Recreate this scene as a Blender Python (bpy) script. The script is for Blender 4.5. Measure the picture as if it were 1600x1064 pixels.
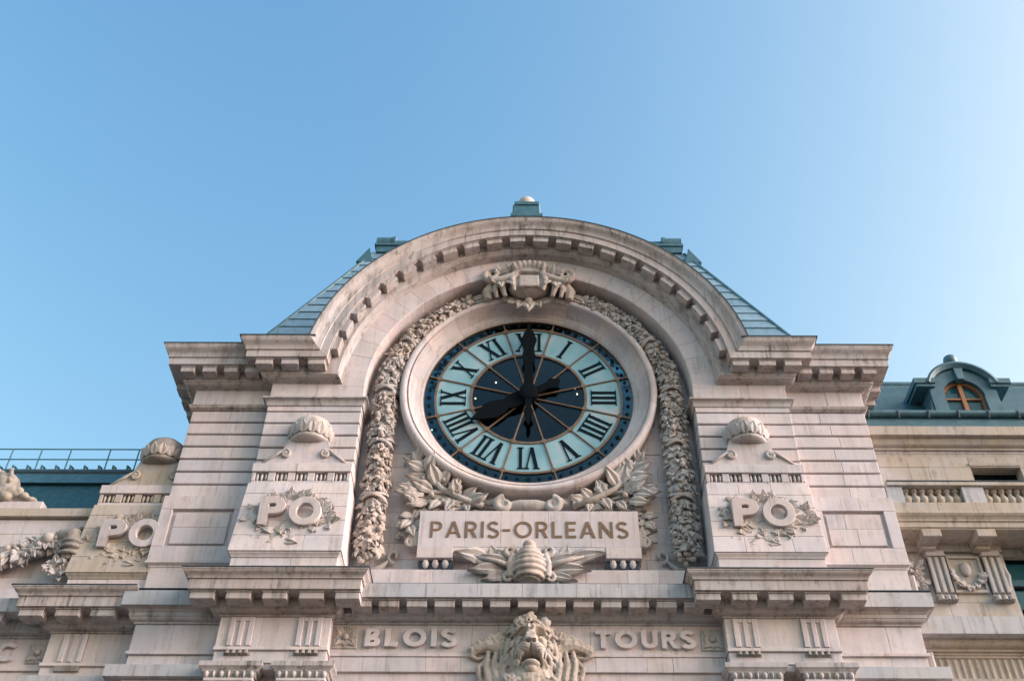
import bpy, bmesh, math, random
from mathutils import Matrix, Vector
R = math.radians; PI = math.pi
S = bpy.context.scene
for o in list(bpy.data.objects): bpy.data.objects.remove(o)
C = S.collection
rng = random.Random(7)

# ------------------------------------------------------------------ camera
PITCH = R(43.2); ROLL = R(-0.18); D0 = 23.33
cam_d = bpy.data.cameras.new('camera'); cam = bpy.data.objects.new('camera', cam_d); C.objects.link(cam)
cam_d.sensor_width = 36; cam_d.lens = 36 * 1675 / 1600; cam_d.shift_x = -26 / 1600
cam_d.clip_end = 4000
cam.matrix_world = Matrix.Translation((0, -D0, 1.6)) @ Matrix.Rotation(PI / 2 + PITCH, 4, 'X') @ Matrix.Rotation(-ROLL, 4, 'Z')
S.camera = cam
# ------------------------------------------------------------------ sky, sun, exposure
SUN_EL = R(18); SUN_AZ = R(95)
SKY_BALANCE = ((1.06, 2.15, .32), (.775, 1.5, .2), (.75, 1.12, .2))          # azimuth measured from +Y (into the picture) towards +X (right)
w = bpy.data.worlds.new('World'); S.world = w; w.use_nodes = True
nt = w.node_tree; nt.nodes.clear()
out = nt.nodes.new('ShaderNodeOutputWorld'); bg = nt.nodes.new('ShaderNodeBackground')
sky = nt.nodes.new('ShaderNodeTexSky'); sky.sky_type = 'NISHITA'; sky.sun_disc = False
sky.sun_elevation = SUN_EL; sky.sun_rotation = SUN_AZ
sky.air_density = 1.0; sky.dust_density = 3.8; sky.ozone_density = 1.6; sky.altitude = 50
bg.inputs['Strength'].default_value = 0.12
sep = nt.nodes.new('ShaderNodeSeparateColor'); com = nt.nodes.new('ShaderNodeCombineColor')
nt.links.new(sky.outputs[0], sep.inputs[0])
def wm(op, x, y):
    m = nt.nodes.new('ShaderNodeMath'); m.operation = op
    for i, v in enumerate((x, y)):
        if isinstance(v, (int, float)): m.inputs[i].default_value = v
        else: nt.links.new(v, m.inputs[i])
    return m.outputs[0]
for i, (k, g, sh) in enumerate(SKY_BALANCE):                   # colour balance of the whole sky, with a soft shoulder: a teal evening
    v = sep.outputs[i]; v = wm('DIVIDE', v, wm('ADD', wm('MULTIPLY', v, sh), 1.0))
    nt.links.new(wm('MULTIPLY', wm('POWER', v, g), k), com.inputs[i])
nt.links.new(com.outputs[0], bg.inputs[0]); nt.links.new(bg.outputs[0], out.inputs[0])
sd = bpy.data.lights.new('sun', 'SUN'); sd.energy = 1.5; sd.angle = R(55); sd.color = (1.0, 0.915, 0.95)
sun = bpy.data.objects.new('sun', sd); C.objects.link(sun)
sv = Vector((math.sin(SUN_AZ) * math.cos(SUN_EL), math.cos(SUN_AZ) * math.cos(SUN_EL), math.sin(SUN_EL)))
sun.rotation_euler = sv.to_track_quat('Z', 'Y').to_euler(); sun.location = (40, 10, 40)
S.view_settings.view_transform = 'Standard'; S.view_settings.look = 'None'
S.view_settings.gamma = 1; S.view_settings.use_curve_mapping = False
S.view_settings.exposure = 2.72

# ------------------------------------------------------------------ materials
def newmat(name):
    m = bpy.data.materials.new(name); m.use_nodes = True
    n = m.node_tree; b = n.nodes['Principled BSDF']; return m, n, b
def nd(n, t, **k):
    x = n.nodes.new(t)
    for a, v in k.items(): setattr(x, a, v)
    return x
def noise(n, vec, scale, detail=4, rough=.55):
    t = nd(n, 'ShaderNodeTexNoise'); t.inputs['Scale'].default_value = scale; t.inputs['Detail'].default_value = detail
    t.inputs['Roughness'].default_value = rough
    n.links.new(vec, t.inputs['Vector']); return t.outputs['Fac']
def ramp(n, fac, stops):
    r = nd(n, 'ShaderNodeValToRGB'); e = r.color_ramp.elements
    while len(e) < len(stops): e.new(.5)
    for i, (p, c) in enumerate(stops):
        e[i].position = p; e[i].color = (*c, 1) if len(c) == 3 else c
    n.links.new(fac, r.inputs[0]); return r.outputs[0]
def mixc(n, a, b, fac, mode='MIX'):
    m = nd(n, 'ShaderNodeMix', data_type='RGBA', blend_type=mode)
    for s, v in ((6, a), (7, b), (0, fac)):
        if hasattr(v, 'links'): n.links.new(v, m.inputs[s])
        else: m.inputs[s].default_value = v if not isinstance(v, tuple) else (*v, 1)
    return m.outputs[2]
def mathn(n, op, a, b):
    m = nd(n, 'ShaderNodeMath', operation=op)
    for i, v in enumerate((a, b)):
        if hasattr(v, 'links'): n.links.new(v, m.inputs[i])
        else: m.inputs[i].default_value = v
    return m.outputs[0]
def stone_mat(name, cols, streak=.45, blot=.4, rough=.85, bump=.25, streak_col=(.13, .115, .10), blue=(.41, .42, .455)):
    m, n, b = newmat(name)
    pos = nd(n, 'ShaderNodeNewGeometry').outputs['Position']; oi = nd(n, 'ShaderNodeObjectInfo')
    base = ramp(n, oi.outputs['Random'], [(i / (len(cols) - 1), c) for i, c in enumerate(cols)])
    # mottling of the stone itself
    big = noise(n, pos, .55, 5, .6); mid = noise(n, pos, 3.2, 6, .65); fine = noise(n, pos, 28, 5, .7)
    c = mixc(n, base, mixc(n, base, blue, .75), ramp(n, big, [(.46, (0, 0, 0)), (.66, (1, 1, 1))]))
    c = mixc(n, c, (.46, .36, .26), mathn(n, 'MULTIPLY', ramp(n, mid, [(.52, (0, 0, 0)), (.78, (1, 1, 1))]), blot))
    mp = nd(n, 'ShaderNodeMapping'); mp.inputs['Scale'].default_value = (2.6, 2.6, .16); n.links.new(pos, mp.inputs[0])
    st = noise(n, mp.outputs[0], 1.5, 5, .65)
    c = mixc(n, c, streak_col, mathn(n, 'MULTIPLY', ramp(n, st, [(.50, (0, 0, 0)), (.76, (1, 1, 1))]), streak))
    mp2 = nd(n, 'ShaderNodeMapping'); mp2.inputs['Scale'].default_value = (9, 9, .55); mp2.inputs['Location'].default_value = (3, 1, 7); n.links.new(pos, mp2.inputs[0])
    drip = noise(n, mp2.outputs[0], 1.2, 4, .6); crust = noise(n, pos, 1.7, 7, .75)
    c = mixc(n, c, streak_col, mathn(n, 'MULTIPLY', ramp(n, mathn(n, 'MULTIPLY', drip, crust), [(.27, (0, 0, 0)), (.42, (1, 1, 1))]), min(1, streak * 1.3)))
    pale = noise(n, pos, 1.1, 5, .6); c = mixc(n, c, (.62, .58, .55), mathn(n, 'MULTIPLY', ramp(n, pale, [(.55, (0, 0, 0)), (.75, (1, 1, 1))]), .35))
    c = mixc(n, c, (.30, .26, .22), mathn(n, 'MULTIPLY', ramp(n, fine, [(.55, (0, 0, 0)), (.8, (1, 1, 1))]), .35))
    n.links.new(c, b.inputs['Base Color']); b.inputs['Roughness'].default_value = rough
    b.inputs['Specular IOR Level'].default_value = .25
    bp = nd(n, 'ShaderNodeBump'); bp.inputs['Strength'].default_value = bump; bp.inputs['Distance'].default_value = .02
    n.links.new(mathn(n, 'ADD', fine, mid), bp.inputs['Height']); n.links.new(bp.outputs[0], b.inputs['Normal'])
    return m
M = {}
M['stone'] = stone_mat('pale_limestone', [(.55, .48, .475), (.635, .565, .57), (.60, .56, .59), (.66, .58, .555), (.535, .51, .545), (.65, .55, .55)], streak=.36, streak_col=(.22, .19, .17))
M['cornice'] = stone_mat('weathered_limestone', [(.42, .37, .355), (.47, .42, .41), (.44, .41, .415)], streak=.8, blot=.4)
M['carved'] = stone_mat('carved_limestone', [(.42, .37, .34), (.52, .46, .43), (.40, .38, .365), (.50, .42, .375)], streak=.55, blot=.6, bump=.4)
M['old'] = stone_mat('dirty_limestone', [(.42, .36, .295), (.47, .41, .34), (.42, .375, .33)], streak=.45, blot=.6)
M['soot_shade'] = stone_mat('soot_shade_limestone', [(.26, .24, .22), (.32, .29, .26)], streak=.8, blot=.5, blue=(.24, .24, .25))  # soot on dome, swag end and kerb; painted shade inside recesses
M['lion'] = stone_mat('lion_limestone', [(.46, .40, .35), (.46, .40, .35)], streak=.5, blot=.5, bump=.5)
M['fascia'] = stone_mat('rain_washed_limestone', [(.42, .43, .455), (.46, .46, .475), (.40, .425, .465)], streak=.5, blot=.15)
def simple(name, col, rough=.6, metal=0, var=.25, scale=6, bump=.1, spec=.5):
    m, n, b = newmat(name); b.inputs['Specular IOR Level'].default_value = spec
    pos = nd(n, 'ShaderNodeNewGeometry').outputs['Position']
    f = noise(n, pos, scale, 6, .65)
    d = tuple(x * (1 - var) for x in col); l = tuple(min(1, x * (1 + var)) for x in col)
    n.links.new(ramp(n, f, [(.3, d), (.7, l)]), b.inputs['Base Color'])
    b.inputs['Roughness'].default_value = rough; b.inputs['Metallic'].default_value = metal
    bp = nd(n, 'ShaderNodeBump'); bp.inputs['Strength'].default_value = bump; bp.inputs['Distance'].default_value = .02
    n.links.new(f, bp.inputs['Height']); n.links.new(bp.outputs[0], b.inputs['Normal'])
    return m
def slate_mat(name, ca, cb):
    m, n, b = newmat(name)
    oi = nd(n, 'ShaderNodeObjectInfo'); pos = nd(n, 'ShaderNodeNewGeometry').outputs['Position']
    c = ramp(n, oi.outputs['Random'], [(0, ca), (1, cb)])
    f = noise(n, pos, 5, 6, .7)
    c = mixc(n, c, (.05, .09, .10), ramp(n, f, [(.45, (0, 0, 0)), (.8, (.6, .6, .6))]))
    n.links.new(c, b.inputs['Base Color']); b.inputs['Roughness'].default_value = .45
    return m
M['slate'] = slate_mat('blue_slate', (.14, .25, .34), (.21, .34, .43))
M['dark_slate'] = simple('dark_teal_slate', (.018, .075, .095), .55, 0, .5, 9)
M['zinc'] = simple('teal_zinc', (.045, .125, .165), .5, 0, .3, 4)
M['lead'] = simple('lead_flashing', (.035, .06, .08), .5, 0, .3, 8)
M['bronze'] = simple('dial_bronze', (.20, .135, .09), .45, .4, .25, 9)
M['gilt'] = simple('dull_gilt_paint', (.17, .105, .06), .6, .0, .2, 12)
M['hand'] = simple('blackened_iron', (.003, .006, .009), .8, 0, .3, 9, .1, .08)
M['numeral'] = simple('numeral_enamel', (.004, .012, .018), .7, 0, .2, 9, .1, .08)
M['dark_room'] = simple('dark_interior', (.010, .085, .115), .9)
M['wood'] = simple('varnished_window_frame', (.30, .13, .055), .5, 0, .25, 9)
M['iron'] = simple('painted_iron', (.06, .19, .24), .5, 0, .2, 9)
M['paving'] = simple('pale_paving', (.05, .042, .034), .9, 0, .2, .6)
M['road'] = simple('asphalt', (.055, .054, .052), .9, 0, .2, 3)
M['dark_pane'] = simple('window_glass', (.02, .09, .11), .06, 0, .2, 1, .01)  # dark blue-green window glass
def opal():
    m, n, b = newmat('opal_glass')
    pos = nd(n, 'ShaderNodeNewGeometry').outputs['Position']
    f = noise(n, pos, .9, 2)
    n.links.new(ramp(n, f, [(.35, (.17, .36, .42)), (.58, (.27, .45, .50)), (.74, (.52, .50, .50))]), b.inputs['Base Color'])  # paler pinkish patches paint sky reflections into the pane colour
    b.inputs['Roughness'].default_value = .18; b.inputs['Specular IOR Level'].default_value = .7
    bp = nd(n, 'ShaderNodeBump'); bp.inputs['Strength'].default_value = .12; bp.inputs['Distance'].default_value = .1
    n.links.new(noise(n, pos, 1.3, 2), bp.inputs['Height']); n.links.new(bp.outputs[0], b.inputs['Normal'])
    return m
M['opal'] = opal()
def clear(name, tint, amt):
    m, n, b = newmat(name); n.nodes.remove(b)
    tr = nd(n, 'ShaderNodeBsdfTransparent'); tr.inputs[0].default_value = (*tint, 1)
    gl = nd(n, 'ShaderNodeBsdfGlossy'); gl.inputs['Roughness'].default_value = .04
    pos = nd(n, 'ShaderNodeNewGeometry').outputs['Position']
    bp = nd(n, 'ShaderNodeBump'); bp.inputs['Strength'].default_value = .1; bp.inputs['Distance'].default_value = .1
    n.links.new(noise(n, pos, 1.6, 2), bp.inputs['Height']); n.links.new(bp.outputs[0], gl.inputs['Normal'])
    fr = nd(n, 'ShaderNodeFresnel'); fr.inputs[0].default_value = amt
    mx = nd(n, 'ShaderNodeMixShader')
    n.links.new(fr.outputs[0], mx.inputs[0]); n.links.new(tr.outputs[0], mx.inputs[1]); n.links.new(gl.outputs[0], mx.inputs[2])
    n.links.new(mx.outputs[0], n.nodes['Material Output'].inputs[0]); return m
M['dark_glass'] = clear('blue_black_glass', (.58, .70, .75), 1.36)
M['ring_glass'] = clear('blue_ring_glass', (.35, .66, .76), 1.5)
def lamp():
    m, n, b = newmat('lamp_bulb'); b.inputs['Emission Color'].default_value = (1, .62, .38, 1); b.inputs['Emission Strength'].default_value = 1.2
    return m
M['bulb'] = lamp()

# ------------------------------------------------------------------ mesh helpers; coordinates are (x, q, z), q = metres in front of the clock plane
WM = {}                                   # world matrices of what has been linked
def link(o, parent, mw):
    C.objects.link(o)
    while parent and parent.parent and parent.parent.parent: parent = parent.parent      # thing > part > sub-part, no deeper
    if parent: o.parent = parent; o.matrix_parent_inverse = WM[parent.name].inverted()
    o.matrix_basis = mw; WM[o.name] = mw.copy()
    return o
def thing(name, label, cat, loc=(0, 0, 0), group=None):
    o = bpy.data.objects.new(name, None); o.empty_display_size = .3
    link(o, None, Matrix.Translation((loc[0], -loc[1], loc[2])))
    o['label'] = label; o['category'] = cat
    if group: o['group'] = group
    return o
class MB:
    def __init__(s): s.v = []; s.f = []
    def add(s, vs, fs):
        k = len(s.v); s.v += [tuple(a) for a in vs]; s.f += [tuple(k + i for i in f) for f in fs]; return s
    def box(s, x0, x1, q0, q1, z0, z1):
        return s.add([(x0, q0, z0), (x1, q0, z0), (x1, q1, z0), (x0, q1, z0), (x0, q0, z1), (x1, q0, z1), (x1, q1, z1), (x0, q1, z1)],
                     [(0, 1, 2, 3), (4, 5, 6, 7), (0, 1, 5, 4), (1, 2, 6, 5), (2, 3, 7, 6), (3, 0, 4, 7)])
    def cbox(s, x0, x1, q0, q1, z0, z1, b=.015):           # a box whose front edges are chamfered
        return s.hex8((x0, x1, z0, q1), (x0, x1, z1, q1), q0, b)
    def hex8(s, bot, top, qb, b=.015):
        (xa, xb, zb, q0), (xc, xd, zt, q1) = bot, top
        return s.add([(xa, qb, zb), (xb, qb, zb), (xd, qb, zt), (xc, qb, zt),
                      (xa, q0 - b, zb), (xb, q0 - b, zb), (xd, q1 - b, zt), (xc, q1 - b, zt),
                      (xa + b, q0, zb + b), (xb - b, q0, zb + b), (xd - b, q1, zt - b), (xc + b, q1, zt - b)],
                     [(0, 1, 2, 3), (8, 9, 10, 11)] + [(i, (i + 1) % 4, 4 + (i + 1) % 4, 4 + i) for i in range(4)] +
                     [(4 + i, 4 + (i + 1) % 4, 8 + (i + 1) % 4, 8 + i) for i in range(4)])
    def ell(s, c, r, n=14, m=9):
        vs = []; fs = []
        for j in range(m + 1):
            a = PI * j / m
            for i in range(n):
                b = 2 * PI * i / n
                vs.append((c[0] + r[0] * math.sin(a) * math.cos(b), c[1] + r[1] * math.sin(a) * math.sin(b), c[2] + r[2] * math.cos(a)))
        for j in range(m):
            for i in range(n): fs.append((j * n + i, j * n + (i + 1) % n, (j + 1) * n + (i + 1) % n, (j + 1) * n + i))
        return s.add(vs, fs)
    def tube(s, pts, rad, n=8, flat=1.0):
        pts = [Vector(p) for p in pts]; vs = []; fs = []; m = len(pts)
        for k, p in enumerate(pts):
            t = (pts[min(k + 1, m - 1)] - pts[max(k - 1, 0)]).normalized()
            up = Vector((0, 1, 0)) if abs(t.y) < .9 else Vector((1, 0, 0))
            a = t.cross(up).normalized(); b = a.cross(t).normalized()
            r = rad[k] if isinstance(rad, (list, tuple)) else rad
            for i in range(n):
                g = 2 * PI * i / n; vs.append(p + a * (r * math.cos(g)) + b * (r * flat * math.sin(g)))
        for k in range(m - 1):
            for i in range(n): fs.append((k * n + i, k * n + (i + 1) % n, (k + 1) * n + (i + 1) % n, (k + 1) * n + i))
        fs += [tuple(range(n)), tuple(range((m - 1) * n, m * n))]
        return s.add(vs, fs)
    def lathe(s, prof, c=(0, 0), n=14):                     # prof (r, z), vertical axis at (x, q)
        vs = []; fs = []
        for r, z in prof:
            for i in range(n): a = 2 * PI * i / n; vs.append((c[0] + r * math.cos(a), c[1] + r * math.sin(a), z))
        for k in range(len(prof) - 1):
            for i in range(n): fs.append((k * n + i, k * n + (i + 1) % n, (k + 1) * n + (i + 1) % n, (k + 1) * n + i))
        fs += [tuple(range(n)), tuple(range((len(prof) - 1) * n, len(prof) * n))]
        return s.add(vs, fs)
    def poly(s, pts, q0, q1):                               # an outline in x, z pulled out from q0 to q1
        n = len(pts)
        return s.add([(x, q0, z) for x, z in pts] + [(x, q1, z) for x, z in pts],
                     [tuple(range(n)), tuple(range(n, 2 * n))] + [(i, (i + 1) % n, n + (i + 1) % n, n + i) for i in range(n)])
    def arc(s, prof, cz, a0, a1, n, cx=0):                  # closed profile (r, q) swept round the axis through (cx, cz)
        m = len(prof); vs = []; fs = []
        for k in range(n + 1):
            for i, (r, q) in enumerate(prof):
                b0 = a0[i] if isinstance(a0, list) else a0; b1 = a1[i] if isinstance(a1, list) else a1
                a = b0 + (b1 - b0) * k / n; vs.append((cx + r * math.cos(a), q, cz + r * math.sin(a)))
        for k in range(n):
            for i in range(m): fs.append((k * m + i, k * m + (i + 1) % m, (k + 1) * m + (i + 1) % m, (k + 1) * m + i))
        fs += [tuple(range(m)), tuple(range(n * m, (n + 1) * m))]
        return s.add(vs, fs)
    def mirror(s, sg):
        if sg < 0: s.v = [(-x, q, z) for x, q, z in s.v]
        return s
    def mesh(s, name, smooth=False, off=(0, 0, 0)):
        me = bpy.data.meshes.new(name)
        me.from_pydata([(x - off[0], -(q - off[1]), z - off[2]) for x, q, z in s.v], [], s.f)
        bm = bmesh.new(); bm.from_mesh(me); bmesh.ops.recalc_face_normals(bm, faces=bm.faces); bm.to_mesh(me); bm.free()
        if smooth:
            me.polygons.foreach_set('use_smooth', [True] * len(me.polygons))
            if smooth != 'all': me.set_sharp_from_angle(angle=R(38))
        return me
    def obj(s, name, mat, parent=None, smooth=False, label=None, kind=None):
        xs = list(zip(*s.v)); off = [(min(a) + max(a)) / 2 for a in xs[:2]] + [min(xs[2])]
        me = s.mesh(name, smooth, off); me.materials.append(M[mat] if isinstance(mat, str) else mat)
        o = bpy.data.objects.new(name, me)
        link(o, parent, Matrix.Translation((off[0], -off[1], off[2])))
        if label: o['label'] = label
        if kind: o['kind'] = kind
        return o
def inst(name, me, parent, mw, label=None):
    o = bpy.data.objects.new(name, me); return link(o, parent, mw)
def put(x, q, z, rot=0, sc=(1, 1, 1)):                     # rot turns in the plane of the facade
    return Matrix.Translation((x, -q, z)) @ Matrix.Rotation(-rot, 4, 'Y') @ Matrix.Diagonal((*sc, 1))
def bake(o, mat, name, parent, label=None, smooth=True):   # replace an object with its evaluated mesh
    dg = bpy.context.evaluated_depsgraph_get(); me = bpy.data.meshes.new_from_object(o.evaluated_get(dg))
    me.name = name; bpy.data.objects.remove(o); me.materials.clear(); me.materials.append(M[mat])
    if smooth: me.polygons.foreach_set('use_smooth', [True] * len(me.polygons))
    n = bpy.data.objects.new(name, me); link(n, parent, Matrix.Identity(4))
    if label: n['label'] = label
    return n
def sculpt(mb, voxel, mat, name, parent, label=None, smooth_it=2, rough=.0):
    me = mb.mesh(name); o = bpy.data.objects.new(name + '_work', me); C.objects.link(o)
    r = o.modifiers.new('r', 'REMESH'); r.mode = 'VOXEL'; r.voxel_size = voxel
    if smooth_it: sm = o.modifiers.new('s', 'SMOOTH'); sm.iterations = smooth_it; sm.factor = .5
    if rough:
        tx = bpy.data.textures.new('carving', 'CLOUDS'); tx.noise_scale = .07
        d = o.modifiers.new('d', 'DISPLACE'); d.texture = tx; d.strength = rough; d.texture_coords = 'GLOBAL'
    return bake(o, mat, name, parent, label)
def stone(parent, x0, x1, q0, q1, z0, z1, mat='stone', b=.007, g=.002, name='stone_block'):
    j = rng.uniform(-.004, .004)
    return MB().cbox(x0 + g, x1 - g, q0, q1 + j, z0 + g, z1 - g, b).obj(name, mat, parent)
def course(parent, x0, x1, q0, q1, z0, z1, size, sg=1, mat='stone', b=.007, g=.002, jit=.25, gz=None):
    n = max(1, round((x1 - x0) / size)); cuts = [x0 + (x1 - x0) * (i + (rng.uniform(-jit, jit) if 0 < i < n else 0)) / n for i in range(n + 1)]
    for a, c in zip(cuts, cuts[1:]):
        if sg < 0: a, c = -c, -a
        j = rng.uniform(-.004, .004); g2 = g if gz is None else gz
        MB().cbox(a + g, c - g, q0, q1 + j, z0 + g2, z1 - g2, b).obj('stone_block', mat, parent)
def offs(path, o):
    n = len(path); res = []
    for i in range(n):
        ns = []
        for a, b in ((i - 1, i), (i, i + 1)):
            if 0 <= a and b < n:
                dx, dq = path[b][0] - path[a][0], path[b][1] - path[a][1]; l = math.hypot(dx, dq); ns.append((-dq / l, dx / l))
        if len(ns) == 1: res.append((path[i][0] + ns[0][0] * o, path[i][1] + ns[0][1] * o))
        else:
            mx, mq = ns[0][0] + ns[1][0], ns[0][1] + ns[1][1]; k = 2 / (mx * mx + mq * mq)
            res.append((path[i][0] + mx * k * o, path[i][1] + mq * k * o))
    return res
def moulding(parent, path, prof, sg=1, size=1.3, mat='cornice', name='cornice_block', startx=None, back=-.25, g=.003):
    prof = list(prof) + [(back, prof[-1][1]), (back, prof[0][1])]; m = len(prof)
    ops = [offs(path, o) for o, z in prof]
    for i in range(len(path) - 1):
        A = [op[i] for op in ops]; B = [op[i + 1] for op in ops]
        a, b = Vector(path[i]), Vector(path[i + 1]); L = (b - a).length; d = (b - a) / L; nn = Vector((-d.y, d.x))
        if i == 0 and startx: A = [(startx(o, z), A[k][1]) for k, (o, z) in enumerate(prof)]
        n = max(1, round(L / size))
        cuts = [L * (k + (rng.uniform(-.12, .12) if n > 1 else 0)) / n for k in range(n + 1)]
        for k in range(n):
            mb = MB(); vs = []
            for e, s_ in ((0, cuts[k] + g), (1, cuts[k + 1] - g)):
                for j, (o, z) in enumerate(prof):
                    if k == 0 and e == 0: p = A[j]
                    elif k == n - 1 and e == 1: p = B[j]
                    else: p = a + d * s_ + nn * o
                    vs.append((p[0], p[1], z))
            mb.add(vs, [(j, (j + 1) % m, m + (j + 1) % m, m + j) for j in range(m)] + [tuple(range(m)), tuple(range(m, 2 * m))])
            mb.mirror(sg).obj(name, mat, parent, smooth=True)
def curve_prof(a, b, n, kind):                              # profile between two points: 'ovolo', 'cavetto', 'cyma'
    out = []
    for i in range(n + 1):
        t = i / n
        if kind == 'ovolo': u, v = math.sin(t * PI / 2), 1 - math.cos(t * PI / 2)
        elif kind == 'cavetto': u, v = 1 - math.cos(t * PI / 2), math.sin(t * PI / 2)
        else: u, v = t - .16 * math.sin(2 * PI * t), t
        out.append((a[0] + (b[0] - a[0]) * u, a[1] + (b[1] - a[1]) * v))
    return out
# ---- leaves
def leaf_mesh(name, lobes, curl, wid=.36, rows=7, cols=5):
    mb = MB(); vs = []; fs = []
    for j in range(rows):
        t = j / (rows - 1); w_ = wid * math.sin(PI * min(1, .06 + .94 * t) ** .8) * (1 + lobes * (.5 if j % 2 else -.5)) + .012
        for i in range(cols):
            u = i / (cols - 1) * 2 - 1
            z = .16 * math.sin(PI * t) + curl * t * t - .05 * u * u - (.07 if i == cols // 2 else 0) + .04 * (abs(u) == .5)
            vs.append((u * w_, z, t + .06 * (1 - abs(u)) * t))   # local: x across, y(q) out, z along
    k = len(vs)
    for j in range(rows):
        for i in range(cols): x, y, z = vs[j * cols + i]; vs.append((x * .85, max(-.12, y - .20), z))
    for j in range(rows - 1):
        for i in range(cols - 1):
            q4 = (j * cols + i, j * cols + i + 1, (j + 1) * cols + i + 1, (j + 1) * cols + i); fs += [q4, tuple(k + v for v in reversed(q4))]
    rim = [i for i in range(cols)] + [j * cols + cols - 1 for j in range(1, rows)] + [(rows - 1) * cols + i for i in range(cols - 2, -1, -1)] + [j * cols for j in range(rows - 2, 0, -1)]
    for a, b in zip(rim, rim[1:] + rim[:1]): fs.append((a, b, k + b, k + a))
    mb.add(vs, fs); me = mb.mesh(name, smooth=True); me.materials.append(M['carved']); return me
LEAF = [leaf_mesh('leaf', .40, .10, .34), leaf_mesh('leaf', .12, .16, .36, 8), leaf_mesh('leaf', .50, .04, .40)]
BLADE = leaf_mesh('leaf', .0, .06, .30, 9); LAUREL = leaf_mesh('leaf', .10, .12, .30, 8)
def frame(base, d, nrm, ln, wd=None):                       # matrix placing a leaf: base, direction along it, outward normal (all x, q, z)
    W = lambda v: Vector((v[0], -v[1], v[2]))
    z = W(d).normalized(); y = -W(nrm); y = (y - z * y.dot(z)).normalized(); x = y.cross(z)
    m = Matrix((x, y, z)).transposed().to_4x4(); b = W(base)
    return Matrix.Translation(b) @ m @ Matrix.Diagonal((wd or ln, ln * .6, ln, 1))
def leaf_at(parent, base, ang, ln, nrm=(0, 1, 0), out=.25, wd=None, me=None, name='leaf'):
    d = (math.cos(ang), out, math.sin(ang))
    return inst(name, me or rng.choice(LEAF), parent, frame(base, d, nrm, ln, wd))
def leaf_item(base, ang, ln, nrm=(0, 1, 0), out=.25, wd=None, me=None):
    return (me or rng.choice(LEAF), frame(base, (math.cos(ang), out, math.sin(ang)), nrm, ln, wd))
def join_meshes(items, name, mat, parent, kind='stuff', label=None):   # many small leaves as one mesh
    vs = []; fs = []
    for me, mw in items:
        k = len(vs); vs += [tuple(mw @ v.co) for v in me.vertices]; fs += [tuple(k + i for i in p.vertices) for p in me.polygons]
    me = bpy.data.meshes.new(name); me.from_pydata(vs, [], fs); me.materials.append(M[mat])
    me.polygons.foreach_set('use_smooth', [True] * len(me.polygons)); me.set_sharp_from_angle(angle=R(45))
    o = bpy.data.objects.new(name, me); link(o, parent, Matrix.Identity(4)); o['kind'] = kind
    if label: o['label'] = label
    return o
def spiral(cx, cz, q, r0, turns, a0, dirn, rise=.0, n=26):
    return [(cx + r0 * (1 - .82 * t) * math.cos(a0 + dirn * turns * 2 * PI * t), q + rise * t, cz + r0 * (1 - .82 * t) * math.sin(a0 + dirn * turns * 2 * PI * t)) for t in [i / n for i in range(n + 1)]]
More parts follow.
